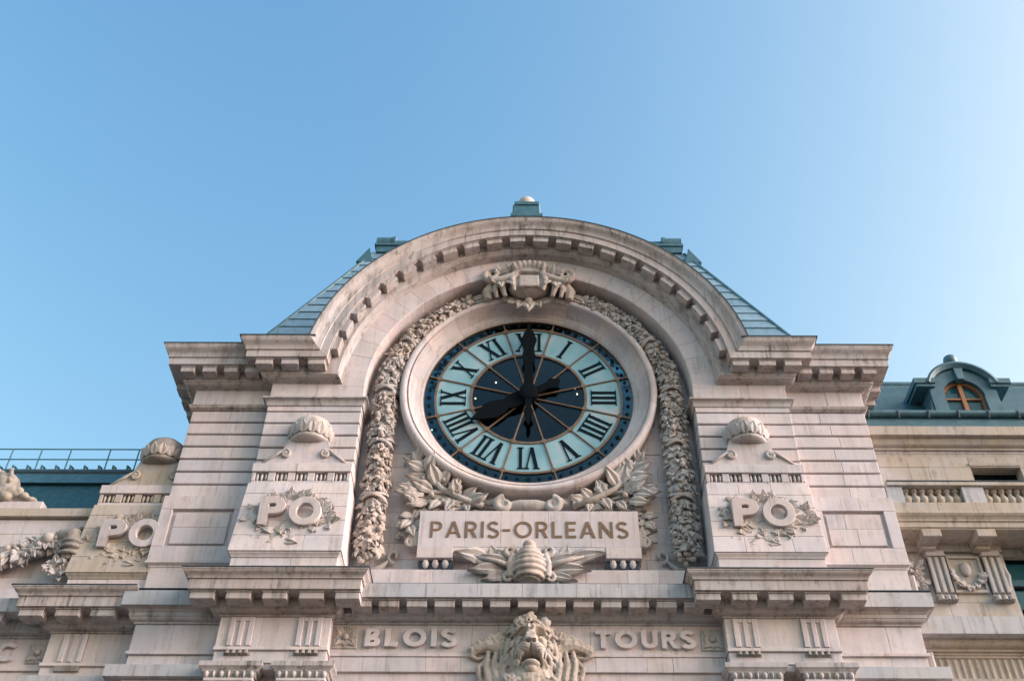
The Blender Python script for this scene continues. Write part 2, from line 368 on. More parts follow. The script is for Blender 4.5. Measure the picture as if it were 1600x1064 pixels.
# ---- letters: outlines of height 1 (list of contours), advance width
def arcp(cx, cy, rx, ry, a0, a1, n=14): return [(cx + rx * math.cos(R(a0 + (a1 - a0) * i / n)), cy + ry * math.sin(R(a0 + (a1 - a0) * i / n))) for i in range(n + 1)]
def ribbon(pts, w_):
    L = []; Rr = []
    for i, p in enumerate(pts):
        a = pts[max(0, i - 1)]; b = pts[min(len(pts) - 1, i + 1)]; dx, dy = b[0] - a[0], b[1] - a[1]; l = math.hypot(dx, dy)
        L.append((p[0] - dy / l * w_ / 2, p[1] + dx / l * w_ / 2)); Rr.append((p[0] + dy / l * w_ / 2, p[1] - dx / l * w_ / 2))
    return L + Rr[::-1]
def glyph(ch, w_):
    h = w_ / 2
    if ch == 'I': return [[(0, 0), (w_, 0), (w_, 1), (0, 1)]], w_
    if ch == '-': return [[(0, .40), (.42, .40), (.42, .40 + w_ * .9), (0, .40 + w_ * .9)]], .42
    if ch == 'L': return [[(0, 0), (.55, 0), (.55, w_), (w_, w_), (w_, 1), (0, 1)]], .55
    if ch == 'T': c = .34; return [[(c - h, 0), (c + h, 0), (c + h, 1 - w_), (.68, 1 - w_), (.68, 1), (0, 1), (0, 1 - w_), (c - h, 1 - w_)]], .68
    if ch == 'E': m = .5; return [[(0, 0), (.56, 0), (.56, w_), (w_, w_), (w_, m - h), (.5, m - h), (.5, m + h), (w_, m + h), (w_, 1 - w_), (.56, 1 - w_), (.56, 1), (0, 1)]], .56
    if ch == 'N': return [[(0, 0), (w_, 0), (w_, .70), (.76 - w_, 0), (.76, 0), (.76, 1), (.76 - w_, 1), (.76 - w_, .30), (w_, 1), (0, 1)]], .76
    if ch == 'A': return [[(0, 0), (w_ * 1.08, 0), (w_ * 1.08 + .10, .24), (.86 - w_ * 1.08 - .10, .24), (.86 - w_ * 1.08, 0), (.86, 0), (.43 + h * 1.1, 1), (.43 - h * 1.1, 1)],
                          [(w_ * 1.08 + .15, .24 + w_ * .85), (.43, .80), (.86 - w_ * 1.08 - .15, .24 + w_ * .85)]], .86
    if ch == 'O': return [arcp(.5, .5, .5, .51, 0, 345, 23), arcp(.5, .5, .5 - w_, .51 - w_, 0, 345, 23)], 1.0
    if ch == 'C': return [arcp(.5, .5, .5, .51, 48, 312, 22) + arcp(.5, .5, .5 - w_, .51 - w_, 312, 48, 22)], .86
    if ch == 'U': return [[(0, 1), (0, .37)] + arcp(.36, .36, .36, .36, 180, 360, 14) + [(.72, 1), (.72 - w_, 1)] + arcp(.36, .36, .36 - w_, .36 - w_, 360, 180, 14) + [(w_, 1)]], .72
    if ch == 'P': return [[(0, 0), (w_, 0), (w_, .40)] + arcp(.34, .70, .30, .30, -90, 90, 14) + [(0, 1)], [(w_, .40 + w_)] + arcp(.34, .70, .30 - w_, .30 - w_, -90, 90, 12) + [(w_, 1 - w_)]], .64
    if ch == 'R': return [[(0, 0), (w_, 0), (w_, .40), (.30, .40), (.50, 0), (.50 + w_ * 1.15, 0), (.46, .43)] + arcp(.34, .70, .30, .30, -60, 90, 12) + [(0, 1)], [(w_, .40 + w_)] + arcp(.34, .70, .30 - w_, .30 - w_, -90, 90, 12) + [(w_, 1 - w_)]], .68
    if ch == 'B': return [[(0, 0)] + arcp(.36, .28, .28, .28, -90, 72, 12) + arcp(.34, .75, .25, .25, -62, 90, 12) + [(0, 1)],
                          [(w_, w_)] + arcp(.36, .28, .28 - w_, .28 - w_, -90, 90, 8) + [(w_, .56 - w_)], [(w_, .56)] + arcp(.34, .76, .22 - w_ * .8, .22 - w_ * .8, -90, 90, 8) + [(w_, 1 - w_)]], .64
    if ch == 'S':
        r = .25 - w_ * .22
        return [ribbon(arcp(.31, .74 - .01, .27 - h * .4, .27 - h + .01, 25, 270, 16) + arcp(.31, .25, .29 - h * .4, .26 - h + .02, 90, -155, 16)[1:], w_)], .62
def letter_mesh(ch, hgt, w_, depth, bev, mat, wide=1.0):
    cu = bpy.data.curves.new('letter', 'CURVE'); cu.dimensions = '2D'; cu.fill_mode = 'BOTH'; cu.extrude = depth / 2; cu.bevel_depth = bev; cu.bevel_resolution = 0
    cs, adv = glyph(ch, w_)
    for c in cs:
        sp = cu.splines.new('POLY'); sp.points.add(len(c) - 1); sp.use_cyclic_u = True
        for p, (x, y) in zip(sp.points, c): p.co = (x * hgt * wide, y * hgt, 0, 1)
    o = bpy.data.objects.new('letter_work', cu); C.objects.link(o)
    dg = bpy.context.evaluated_depsgraph_get(); dg.update(); me = bpy.data.meshes.new_from_object(o.evaluated_get(dg))
    bpy.data.objects.remove(o); me.materials.clear(); me.materials.append(M[mat]); me.name = 'letter'
    return me, adv * hgt * wide
UP = Matrix.Rotation(PI / 2, 4, 'X')                       # text plane -> facade plane
def write(parent, text, x0, x1, q, z, hgt, w_, depth, mat, gap=.16, bev=.006):
    ms = [letter_mesh(c, hgt, w_, depth, bev, mat) for c in text]
    tot = sum(a for _, a in ms) + gap * hgt * (len(text) - 1); k = (x1 - x0) / tot; x = x0
    for me, a in ms:
        inst('letter', me, parent, Matrix.Translation((x, -q - depth / 2, z)) @ UP @ Matrix.Diagonal((k, 1, 1, 1))); x += (a + gap * hgt) * k

# ------------------------------------------------------------------ ground
def sheet(name, x0, x1, y0, y1, z, mat):
    me = bpy.data.meshes.new(name); me.from_pydata([(x0, y0, z), (x1, y0, z), (x1, y1, z), (x0, y1, z)], [], [(0, 1, 2, 3)]); me.materials.append(M[mat])
    o = bpy.data.objects.new(name, me); C.objects.link(o); o['kind'] = 'structure'; return o
sheet('ground', -1500, 1500, -1500, 1500, -.02, 'paving')
sheet('road', -1500, 1500, -60, -46, .0, 'road')

# ================================================================== THE STATION PAVILION
pav = thing('station_pavilion', 'pale limestone station pavilion with round-arched clock gable and twin rusticated piers', 'building')
ZC = 20.90; RI = 4.52; RA = 5.15; ZB = 20.99; QI = .90; QO = .57; CZ = 21.26
# upper cornice profile: (overhang, height above the cornice's foot)
UC = [(0, 0), (.05, .02)] + curve_prof((.07, .03), (.27, .10), 4, 'ovolo') + [(.30, .11), (.30, .40), (.69, .405), (.69, .63), (.73, .645), (.73, .69)] + curve_prof((.735, .70), (.87, .97), 6, 'cyma') + [(.88, .975), (.88, 1.02)]
core = MB()
core.box(-9.14, 9.14, -7, .0, 0, 14.2).box(-7.0, 7.0, 0, .3, 0, 12.7)
core.box(-9.14, -4.6, -7, .05, 14.2, 22.0).box(4.6, 9.14, -7, .05, 14.2, 22.0).box(-4.7, 4.7, -7, .02, 14.0, 18.0).box(-4.7, 4.7, -7, -4, 18, 24)
wall_core = core.obj('wall_core', 'stone', pav)
# --- tympanum: plate with the round hole for the clock, stones in front of it
ty = MB(); n = 72; vs = []; fs = []
for i in range(n):
    a = 2 * PI * i / n; ca, sa = math.cos(a), math.sin(a)
    vs += [(3.1 * ca, .06, CZ + 3.1 * sa)]
    rr = 4.75
    if sa >= 0: x, z = rr * ca, CZ + min(4.5, rr) * sa
    else: x, z = max(-4.75, min(4.75, rr * ca * 1.5)), CZ + max(-3.4, rr * sa * 1.2)
    vs += [(x, .06, z)]
for i in range(n): j = (i + 1) % n; fs.append((2 * i, 2 * j, 2 * j + 1, 2 * i + 1))
ty.add(vs, fs); ty.add([(x, q - .25, z) for x, q, z in vs], fs); ty.add([v for k, v in enumerate(vs) if k % 2 == 0] + [(x, q - .25, z) for k, (x, q, z) in enumerate(vs) if k % 2 == 0], [(i, (i + 1) % n, n + (i + 1) % n, n + i) for i in range(n)])
tymp = ty.obj('tympanum', 'stone', pav)
z = 14.98; row = 0
while z < 24.6:
    h = .47; x = -4.72 + (-.5 if row % 2 else 0)
    while x < 4.72:
        ln = rng.uniform(1.1, 1.55); a, b = max(x, -4.72), min(x + ln, 4.72); x += ln
        if b - a < .2: continue
        nx = max(a, min(0, b)) if a <= 0 <= b else (a if a > 0 else b); nz = max(z, min(CZ, z + h))
        if math.hypot(nx, nz - CZ) < 3.12: continue
        if z > ZC and math.hypot(max(abs(a), abs(b)), z + h - ZC) > 5.1: continue
        if -2.5 < a and b < 2.6 and 15.9 < z and z + h < 17.1: continue
        stone(tymp, a, b, .05, .10, z, z + h)
    z += h; row += 1
# --- inner pilasters and outer piers with their rusticated courses
for sg in (1, -1):
    pil = MB().box(4.56, 7.03, 0, QI - .11, 14.6, 21.0).mirror(sg).obj('pilaster', 'stone', pav)
    z = 20.02
    while z > 17.3:
        course(pil, RI, 7.07, 0.04, QI, z - .41, z, 1.25, sg, gz=.028, b=.014); z -= .41
    for zz in (14.6, 15.2, 15.8, 16.4, 17.0): course(pil, RI, 7.05, .04, QI - .01, zz, min(zz + .6, 17.15 if zz > 16.9 else zz + .6), 2.6, sg)
    course(pil, RI, 7.07, .04, QI, 20.03, 20.20, 1.3, sg)
    course(pil, RI, 7.07, .04, QI, 20.43, ZB + .02, 1.1, sg)
    path = [(RI, -.0), (RI, QI), (7.07, QI), (7.07, QO)]
    moulding(pil, [(RI, .12)] + path[1:], [(0, 20.195), (.03, 20.20)] + curve_prof((.04, 20.25), (.13, 20.38), 4, 'cavetto') + [(.15, 20.385), (.15, 20.43)], sg, 1.4, name='string_moulding')
    pier = MB().box(7.0, 9.13, -6, QO - .11, 14.5, 21.0).mirror(sg).obj('pier', 'stone', pav)
    z = 17.43 + .41
    for k in range(7):
        course(pier, 7.07, 9.20, -5, QO, z - .41, z - (.0 if k < 6 else .0), 1.0, sg, gz=.028, b=.014); z += .41
    moulding(pier, [(7.07, QO), (9.2, QO), (9.2, -5)], [(0, 20.30), (.02, 20.31)] + curve_prof((.03, 20.33), (.10, 20.40), 3, 'ovolo') + [(.11, 20.405), (.11, 20.44)], sg, 1.4, name='string_moulding')
    course(pier, 7.07, 9.25, -5, QO + .02, 20.44, ZB + .02, .95, sg)
    # attic base of the pier: frame stones round a sunken panel
    Q1 = QO + .10
    course(pier, 7.0, 9.27, -5, Q1, 17.02, 17.43, .8, sg); course(pier, 7.0, 9.27, -5, Q1, 15.52, 15.93, .8, sg)
    course(pier, 8.97, 9.27, -5, Q1, 15.93, 17.02, 1, sg); course(pier, 7.0, 7.42, -5, Q1, 15.93, 17.02, 1, sg)
    MB().box(7.42, 8.97, 0, Q1 - .10, 15.93, 17.02).mirror(sg).obj('recess', 'stone', pier)
    for a, b, c, d in ((7.5, 8.2, 16.02, 16.5), (8.2, 8.87, 16.02, 16.5), (7.5, 7.95, 16.5, 16.93), (7.95, 8.87, 16.5, 16.93)):
        course(pier, a, b, .2, Q1 - .035, c, d, 3, sg, g=.001)
    moulding(pier, [(7.0, QO), (9.2, QO), (9.2, -5)], [(0, 15.38), (.02, 15.38), (.03, 15.42), (.10, 15.47), (.10, 15.525)], sg, 1.2, 'stone', 'plinth_moulding')
    course(pier, 7.0, 9.19, -5, QO + .01, 14.55, 15.38, 1.1, sg)

# --- upper cornice: horizontal runs with a mitre where the arch begins
def mit(o, z):
    t = z - ZB; r = RA + t; return math.sqrt(max(.01, r * r - (z - ZC) ** 2))
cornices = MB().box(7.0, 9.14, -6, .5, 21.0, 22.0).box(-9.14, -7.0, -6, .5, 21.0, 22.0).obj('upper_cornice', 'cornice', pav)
UP_Z = [(o, ZB + t) for o, t in UC]
modm = {}
def modillion(parent, x, q, z, wd, dp, h, rot=0, key='m', face=1):     # block under the corona, its back at (x, q)
    k = (wd, dp, h)
    if k not in modm:
        mb = MB().hex8((-wd / 2, wd / 2, -h, dp), (-wd / 2, wd / 2, -.035, dp), -.05, .012)
        mb.cbox(-wd / 2 - .02, wd / 2 + .02, -.05, dp + .025, -.035, 0, .008)
        me = mb.mesh('modillion'); me.materials.append(M['cornice']); modm[k] = me
    mw = Matrix.Translation((x, -q, z)) @ (Matrix.Rotation(rot, 4, 'Z') if face else Matrix.Rotation(-rot, 4, 'Y'))
    inst('modillion', modm[k], parent, mw)
for sg in (1, -1):
    moulding(cornices, [(RA, QI), (7.07, QI), (7.07, QO), (9.27, QO), (9.27, -5)], UP_Z, sg, 1.25, startx=mit, back=-.15)
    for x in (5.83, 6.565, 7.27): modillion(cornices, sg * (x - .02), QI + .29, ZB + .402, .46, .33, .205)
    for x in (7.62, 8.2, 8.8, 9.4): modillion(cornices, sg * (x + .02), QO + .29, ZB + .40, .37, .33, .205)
    for q in (.25, -.35, -.95, -1.55, -2.15): modillion(cornices, sg * 9.56, q, ZB + .401, .37, .33, .20, R(90) * sg)
    mb = MB().box(5.9, 8.0, -.3, QI + .90, 22.012, 22.045).box(7.97, 10.18, -5, QO + .90, 22.013, 22.04)
    mb.mirror(sg).obj('lead_flashing', 'lead', cornices)
# --- arch
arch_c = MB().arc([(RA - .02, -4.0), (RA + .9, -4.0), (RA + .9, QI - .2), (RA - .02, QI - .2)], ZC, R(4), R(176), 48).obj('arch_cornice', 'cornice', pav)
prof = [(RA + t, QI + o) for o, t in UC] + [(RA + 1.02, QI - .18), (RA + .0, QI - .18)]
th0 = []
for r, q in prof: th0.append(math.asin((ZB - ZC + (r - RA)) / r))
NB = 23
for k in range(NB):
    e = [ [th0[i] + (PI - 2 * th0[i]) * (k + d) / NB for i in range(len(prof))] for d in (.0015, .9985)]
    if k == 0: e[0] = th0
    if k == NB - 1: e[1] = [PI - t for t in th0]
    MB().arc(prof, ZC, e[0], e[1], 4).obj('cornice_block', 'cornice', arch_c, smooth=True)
for k in range(24):
    a = R(3.75 + 7.5 * k)
    if a < R(6) or a > R(174): continue
    r = RA + .402
    modillion(arch_c, r * math.cos(a), QI + .29, ZC + r * math.sin(a), .46, .33, .205, a - PI / 2, face=0)
MB().arc([(RA + 1.022, -4), (RA + 1.05, -4), (RA + 1.05, QI + .9), (RA + 1.022, QI + .9)], ZC, R(10.5), R(169.5), 60).obj('lead_flashing', 'lead', arch_c)
archiv = MB().arc([(RI + .03, -.1), (RA + .1, -.1), (RA + .1, QI - .05), (RI + .03, QI - .05)], ZC, 0, PI, 60).obj('archivolt', 'stone', pav)
NV = 27
for k in range(NV):
    a0, a1 = PI * k / NV + .0008, PI * (k + 1) / NV - .0008; j = rng.uniform(-.004, .004)
    MB().arc([(RI, 0), (RA + .02, 0), (RA + .02, QI + j), (RI + .02, QI + j), (RI, QI - .02 + j)], ZC, a0, a1, 3).obj('voussoir', 'stone', archiv)
# a thin reveal moulding inside the archivolt
# --- stone surround of the clock
sur = MB().arc([(3.02, -.1), (3.5, -.1), (3.5, .3), (3.1, .12)], CZ, 0, 2 * PI, 72).obj('clock_surround', 'stone', pav)
rp = [(2.98, -.08), (2.98, .06), (3.02, .08)] + [(3.02 + .34 * math.sin(t * PI / 2 / 6), .10 + .42 * (1 - math.cos(t * PI / 2 / 6))) for t in range(7)]
rp += [(3.37, .50), (3.385, .47), (3.40, .47), (3.41, .51)] + [(3.50 - .09 * math.cos(t * PI / 8), .52 + .07 * math.sin(t * PI / 8)) for t in range(0, 9)] + [(3.61, .49), (3.62, .05), (3.55, -.08)]
for k in range(18):
    a0 = 2 * PI * (k + .5) / 18 + .0008; a1 = 2 * PI * (k + 1.5) / 18 - .0008
    MB().arc(rp, CZ, a0, a1, 6).obj('ring_stone', 'stone', sur, smooth=True)

# --- garlands round the clock
def gpath(s, sg):                                           # arc length from the foot of the garland
    LV = 20.95 - 15.95
    if s < LV: return Vector((sg * 3.97, .34, 15.95 + s)), Vector((0, 0, 1)), Vector((sg, 0, 0))
    a = (s - LV) / 4.03; p = Vector((sg * 4.0 * math.cos(a), .34, 20.95 + 4.03 * math.sin(a)))
    return p, Vector((-sg * math.sin(a), 0, math.cos(a))), Vector((sg * math.cos(a), 0, math.sin(a)))
GL = 5.0 + 4.03 * R(67)
leafcount = 0
for sg in (-1, 1):
    pts = []; rad = []
    for i in range(70):
        s = GL * i / 69; p, t, sd_ = gpath(s, sg); pts.append(p); rad.append((.27 - .05 * s / GL) * (.75 if i == 0 else 1))
    g = MB().tube(pts, rad, 12).obj('garland', 'carved', pav, smooth='all')
    extra = []; s = .05
    bands = [1.55, 3.3, 5.2, 7.1]
    while s < GL - .1:
        p, t, side = gpath(s, sg)
        r0 = .32 - .06 * s / GL
        if any(abs(s - b) < .14 for b in bands): s += .06; continue
        for k in range(9):
            ph = R(-95 + 190 * (k + rng.uniform(0, 1)) / 9); nrm = Vector((0, 1, 0)) * math.cos(ph) + side * math.sin(ph)
            base = p + nrm * (r0 * rng.uniform(.84, 1.0)) + t * rng.uniform(-.08, .08)
            d = -t * rng.uniform(.2, 1.0) + nrm * rng.uniform(-.1, .35) + nrm.cross(t) * rng.uniform(-1, 1); ln = rng.uniform(.17, .28)
            me = rng.choice(LEAF); mw = frame(base, d, nrm, ln, ln * rng.uniform(.8, 1.1))
            if abs(ph) < R(40) and leafcount < 170 and rng.random() < .45: inst('leaf', me, g, mw); leafcount += 1
            else: extra.append((me, mw))
        if rng.random() < .9:
            ph = R(rng.uniform(-70, 70)); nrm = Vector((0, 1, 0)) * math.cos(ph) + side * math.sin(ph)
            c = p + nrm * (r0 + .05); f = rng.uniform(.055, .085); fm = MB().ell((0, 0, 0), (f, f, f), 8, 5).mesh('fruit', 'all')
            extra.append((fm, Matrix.Translation((c.x, -c.y, c.z))))
        s += .10
    join_meshes(extra, 'garland_foliage', 'carved', g)
    for b in bands:                                         # crossing ribbons round the bunch
        for dl in (-.07, .07):
            bp = []
            for i in range(11):
                ph = R(-95 + 19 * i); p, t, side = gpath(b + dl * (i - 5) / 2.5, sg); nrm = Vector((0, 1, 0)) * math.cos(ph) + side * math.sin(ph); bp.append(p + nrm * (.36 - .06 * b / GL))
            MB().tube(bp, .055, 6, .5).obj('ribbon', 'carved', g, smooth='all')
    # tassel of fruit and a ribbon curl at the foot
    mb = MB()
    for k in range(26):
        mb.ell((sg * 3.95 + rng.uniform(-.26, .26), .42 + rng.uniform(-.08, .16), 15.9 + rng.uniform(-.28, .12)), (.075, .07, .075), 7, 5)
    mb.obj('fruit_cluster', 'carved', g, smooth='all')
    mb = MB().tube([(sg * (3.95 - .5 * t), .2, 15.62 - .14 * math.sin(PI * t) + .22 * t) for t in [i / 10 for i in range(11)]], [.03 + .05 * math.sin(PI * i / 10) for i in range(11)], 7)
    mb.tube(spiral(sg * 3.32, 15.95, .2, .2, .9, -PI / 2, sg), .05, 6)
    mb.obj('ribbon', 'carved', g, smooth='all')
    # fluted end of the garland under the cartouche
    p, t, side = gpath(GL + .12, sg)
    mb = MB()
    for k in range(7):
        ph = R(-80 + 160 * k / 6); nrm = Vector((0, 1, 0)) * math.cos(ph) + side * math.sin(ph)
        q_, t2, s2 = gpath(GL + .65, sg); n2 = Vector((0, 1, 0)) * math.cos(ph) + s2 * math.sin(ph)
        mb.tube([gpath(GL - .1, sg)[0] + nrm * .22, p + nrm * .24, q_ + n2 * .2], .05, 7)
    mb.tube([gpath(GL - .1, sg)[0], p, q_], [.22, .24, .2], 12)
    mb.obj('garland_sleeve', 'carved', g, smooth='all')

# --- cartouche over the clock
mb = MB()
mb.ell((0, .75, 24.95), (.62, .36, .36)); mb.box(-.3, .3, .5, 1.10, 24.72, 25.2)
for sg in (1, -1):
    mb.tube(spiral(sg * 1.12, 25.30, .98, .26, 1.4, -PI / 2, sg), [.10 - .05 * i / 26 for i in range(27)], 8)
    mb.tube([(sg * .35, 1.02, 25.32), (sg * .62, 1.0, 25.18), (sg * .9, .98, 25.08), (sg * 1.12, .98, 25.04)], [.09, .12, .12, .10], 8)
    mb.tube([(sg * 1.12, .75, 25.0), (sg * 1.25, .72, 24.8), (sg * 1.2, .7, 24.5)], [.16, .18, .12], 8)
    mb.tube([(sg * .42, 1.0, 25.3), (sg * .5, 1.06, 25.0), (sg * .42, 1.0, 24.6)], [.07, .09, .06], 8)
    mb.tube([(sg * .72, .9, 25.1), (sg * .8, .95, 24.85), (sg * .7, .85, 24.5)], [.08, .10, .07], 8)
    mb.tube([(sg * .95, .85, 25.05), (sg * 1.02, .9, 24.8), (sg * .95, .8, 24.5)], [.07, .09, .06], 8)
for k in range(7):
    x = -.5 + k / 6; mb.tube([(x * .75, .85, 25.28), (x * .85, 1.12, 25.52 + .08 * (1 - 4 * x * x)), (x * .95, 1.22, 25.62 + .10 * (1 - 4 * x * x))], [.09, .10, .05], 7)
mb.tube([(-.5, .98, 25.36), (-.2, 1.04, 25.40), (.2, 1.04, 25.40), (.5, .98, 25.36)], .08, 8)
cart = sculpt(mb, .03, 'carved', 'cartouche', pav, 'carved scrolled cartouche at the crown of the arch', 2, .02)
for sg in (1, -1):
    for k, (x, zz, an, l) in enumerate([(.62, 25.36, 70, .34), (.85, 25.32, 50, .30), (.5, 25.4, 95, .32), (.95, 25.0, 20, .3), (.6, 25.1, 250, .36), (.85, 25.0, 265, .34)]):
        leaf_at(cart, (sg * x, 1.0, zz), R(an) if sg > 0 else PI - R(an), l, out=.35)
kl = MB().tube([(0, .5, 24.72), (0, .68, 24.5), (0, .6, 24.25)], [.12, .13, .05], 8).obj('ring_leaf_keystone', 'carved', pav, smooth='all')
for x, an, l in ((0, -90, .62), (-.16, -112, .5), (.16, -68, .5), (-.34, -140, .42), (.34, -40, .42), (-.5, -165, .34), (.5, -15, .34)):
    leaf_at(kl, (x, .56, 24.68), R(an), l, out=.22, me=LEAF[1])

# --- leafy branches either side of the plaque, scroll between them
for sg in (1, -1):
    br = MB()
    A = lambda pts: [(sg * x, q, zz) for x, q, zz in pts]
    br.tube(A([(1.15, .34, 17.35), (1.7, .38, 17.55), (2.25, .40, 17.85), (2.62, .36, 18.35), (2.9, .3, 18.9)]), [.09, .085, .075, .06, .03], 8)
    br.tube(A([(1.6, .34, 17.5), (2.2, .34, 17.45), (2.8, .3, 17.5)]), [.07, .05, .03], 7)
    br.tube(A([(2.1, .34, 17.75), (2.6, .36, 17.8), (3.05, .3, 17.8)]), [.06, .05, .03], 7)
    br.tube(A([(2.9, .25, 17.3), (3.0, .3, 16.7), (2.95, .28, 16.35)]), [.05, .06, .03], 7)
    b = br.obj('branch', 'carved', pav, smooth='all')
    for x, zz, an, l in [(2.9, 18.85, 100, .42), (2.88, 18.75, 55, .40), (2.8, 18.6, 150, .42), (2.72, 18.45, 20, .55), (2.66, 18.4, 110, .55), (2.5, 18.1, 95, .62), (2.35, 17.95, 70, .66), (2.35, 17.95, 125, .60), (2.6, 18.2, 5, .6), (2.9, 17.8, 15, .5), (2.7, 17.8, -25, .62), (2.5, 17.8, 25, .6), (3.0, 17.8, -10, .45),
                          (2.6, 17.5, -20, .55), (2.75, 17.5, 10, .5), (2.3, 17.5, -60, .42), (2.0, 17.65, 115, .55), (1.85, 17.6, 80, .50), (1.7, 17.55, 140, .5), (1.55, 17.5, 170, .5), (1.95, 17.6, -70, .48), (1.6, 17.5, -100, .36), (1.4, 17.42, 150, .42), (3.0, 16.75, -110, .42), (3.0, 16.9, -60, .4), (2.95, 17.1, -20, .36)]:
        leaf_at(b, (sg * x, .30 + rng.uniform(0, .12), zz), R(an) if sg > 0 else PI - R(an), l, out=rng.uniform(.1, .35), wd=l * .95, me=LAUREL if rng.random() < .7 else LEAF[0])
    sprigs = []
    for bx, bz, ba in [(1.3, 17.42, 15), (1.6, 17.5, 20), (1.9, 17.62, 28), (2.2, 17.8, 40), (2.45, 18.05, 52), (2.6, 18.3, 62), (2.75, 18.6, 65), (2.88, 18.85, 65), (2.0, 17.45, 0), (2.4, 17.46, 3), (2.7, 17.5, 6), (2.4, 17.78, 4), (2.7, 17.8, 2), (3.0, 17.8, 0), (2.95, 17.2, -95), (3.0, 16.9, -95), (3.0, 16.6, -95)]:
        for k in range(5):
            an = R(ba + rng.choice((-1, 1)) * rng.uniform(25, 85)); l = rng.uniform(.24, .42)
            sprigs.append(leaf_item((sg * (bx + rng.uniform(-.1, .1)), .17 + rng.uniform(0, .12), bz + rng.uniform(-.06, .06)), an if sg > 0 else PI - an, l, out=rng.uniform(.05, .3), wd=l * .9))
    join_meshes(sprigs, 'branch_foliage', 'carved', b)
    for x, zz in ((2.2, 18.1), (2.5, 17.65), (1.85, 17.75), (2.75, 18.15)):
        MB().ell((sg * x, .42, zz), (.08, .08, .08), 9, 6).obj('berry', 'carved', b, smooth='all')
mb = MB().tube([(-.42, .34, 17.33), (-.2, .36, 17.33), (.2, .36, 17.33), (.42, .34, 17.33)], [.15, .18, .18, .15], 14).box(-.6, .6, .05, .3, 17.2, 17.5)
for sg in (1, -1):
    mb.tube(spiral(sg * .62, 17.33, .45, .22, 1.3, PI / 2, -sg), [.11 - .05 * i / 26 for i in range(27)], 8)
    mb.tube([(sg * .8, .35, 17.5), (sg * 1.0, .3, 17.45), (sg * 1.25, .25, 17.55)], [.12, .09, .03], 8)
    mb.ell((sg * .62, .35, 17.33), (.2, .14, .2))
sculpt(mb, .025, 'carved', 'scroll', pav, 'carved double scroll under the clock', 1)

# --- name plaque
QP = .52
pl = MB().box(-2.7, 2.74, .05, QP - .04, 15.84, 17.06).obj('plaque', 'stone', pav)
x = -2.74
for ln in (1.15, .9, 1.2, 1.05, 1.22): course(pl, x, x + ln, .1, QP, 16.02, 17.09, 2); x += ln
course(pl, -2.74, -1.86, .1, QP + .02, 15.70, 16.02, 1); course(pl, 1.92, 2.80, .1, QP + .02, 15.70, 16.02, 1); course(pl, -1.86, 1.92, .1, QP, 15.86, 16.02, 1.0)
write(pl, 'PARIS-ORLEANS', -2.44, 2.50, QP + .002, 16.29, .47, .135, .014, 'gilt', .22, .002)
for sg in (1, -1):
    for k in range(3):
        MB().lathe([(.02, 15.69), (.065, 15.67), (.085, 15.58), (.06, 15.50), (.03, 15.47)], (sg * (2.06 + .24 * k) + .03, .44), 9).obj('gutta', 'stone', pl, smooth=True)
    MB().box(sg * 2.3 - .38, sg * 2.3 + .44, .1, .40, 15.462, 15.70).obj('gutta_block', 'lead', pl)  # carved block in the flashing's dark colour, behind the pale guttae
    mb = MB().cbox(2.74, 2.96, .1, QP - .08, 16.1, 16.55).tube(spiral(2.9, 16.22, .4, .16, 1.1, PI / 2, -1), .05, 7)
    mb.mirror(sg).obj('plaque_ear', 'carved', pl)
course(tymp, -4.5, 4.5, .05, .16, 15.30, 15.46, 1.3)
# --- blocking course on the lower cornice
bc = MB().box(-4.4, 4.4, -1, .58, 14.4, 15.28).obj('blocking_course', 'stone', pav)
course(bc, -4.45, 4.45, -.2, .66, 14.5, 15.30, 1.15)
# --- beehive with leaves
hv = MB(); hv.lathe([(.02, 15.95), (.12, 15.93), (.17, 15.84), (.24, 15.74), (.32, 15.55), (.36, 15.3), (.34, 15.05), (.26, 14.9)], (.03, .74), 20)
for k in range(6):
    zz = 15.72 - .145 * k; r = [.22, .30, .35, .37, .36, .32][k]
    hv.tube([(.03 + r * math.cos(a) * 1.05, .74 + r * math.sin(a), zz) for a in [2 * PI * i / 24 for i in range(25)]], .06, 7)
hv.ell((.03, .85, 15.86), (.17, .17, .13))
for sg in (1, -1):
    hv.tube(spiral(.03 + sg * .46, 15.74, .78, .14, 1.2, -PI / 2, sg), [.07 - .03 * i / 26 for i in range(27)], 7)
    hv.tube(spiral(.03 + sg * .50, 15.0, .80, .13, 1.1, PI / 2, -sg), [.06 - .03 * i / 26 for i in range(27)], 7)
    hv.tube([(.03 + sg * .38, .8, 15.65), (.03 + sg * .46, .84, 15.35), (.03 + sg * .44, .84, 15.0)], [.07, .10, .07], 8)
hive = sculpt(hv, .022, 'carved', 'beehive', pav, 'carved stone beehive with leaves below the plaque', 1, .012)
for sg in (1, -1):
    for (x, zz, an, l, wd) in [(.42, 15.42, 16, .75, .42), (.5, 15.30, -6, .95, .5), (.95, 15.60, 6, .85, .5), (.8, 15.5, 0, .6, .4), (.5, 15.5, 48, .40, .5), (.42, 15.18, -20, .75, .36), (.75, 15.45, 25, .45, .4), (.82, 15.6, 70, .34, .42), (.42, 15.7, 100, .25, .3), (.5, 15.0, -40, .32, .3)]:
        leaf_at(hive, (.03 + sg * x, .68, zz), R(an) if sg > 0 else PI - R(an), l, out=.12, wd=wd * 1.2, me=rng.choice((BLADE, LEAF[1], LAUREL)))
    MB().tube([(.03 + sg * .4, .8, 15.3), (.03 + sg * .8, .85, 15.42), (.03 + sg * 1.35, .78, 15.6)], [.08, .06, .03], 7).obj('stem', 'carved', hive, smooth='all')

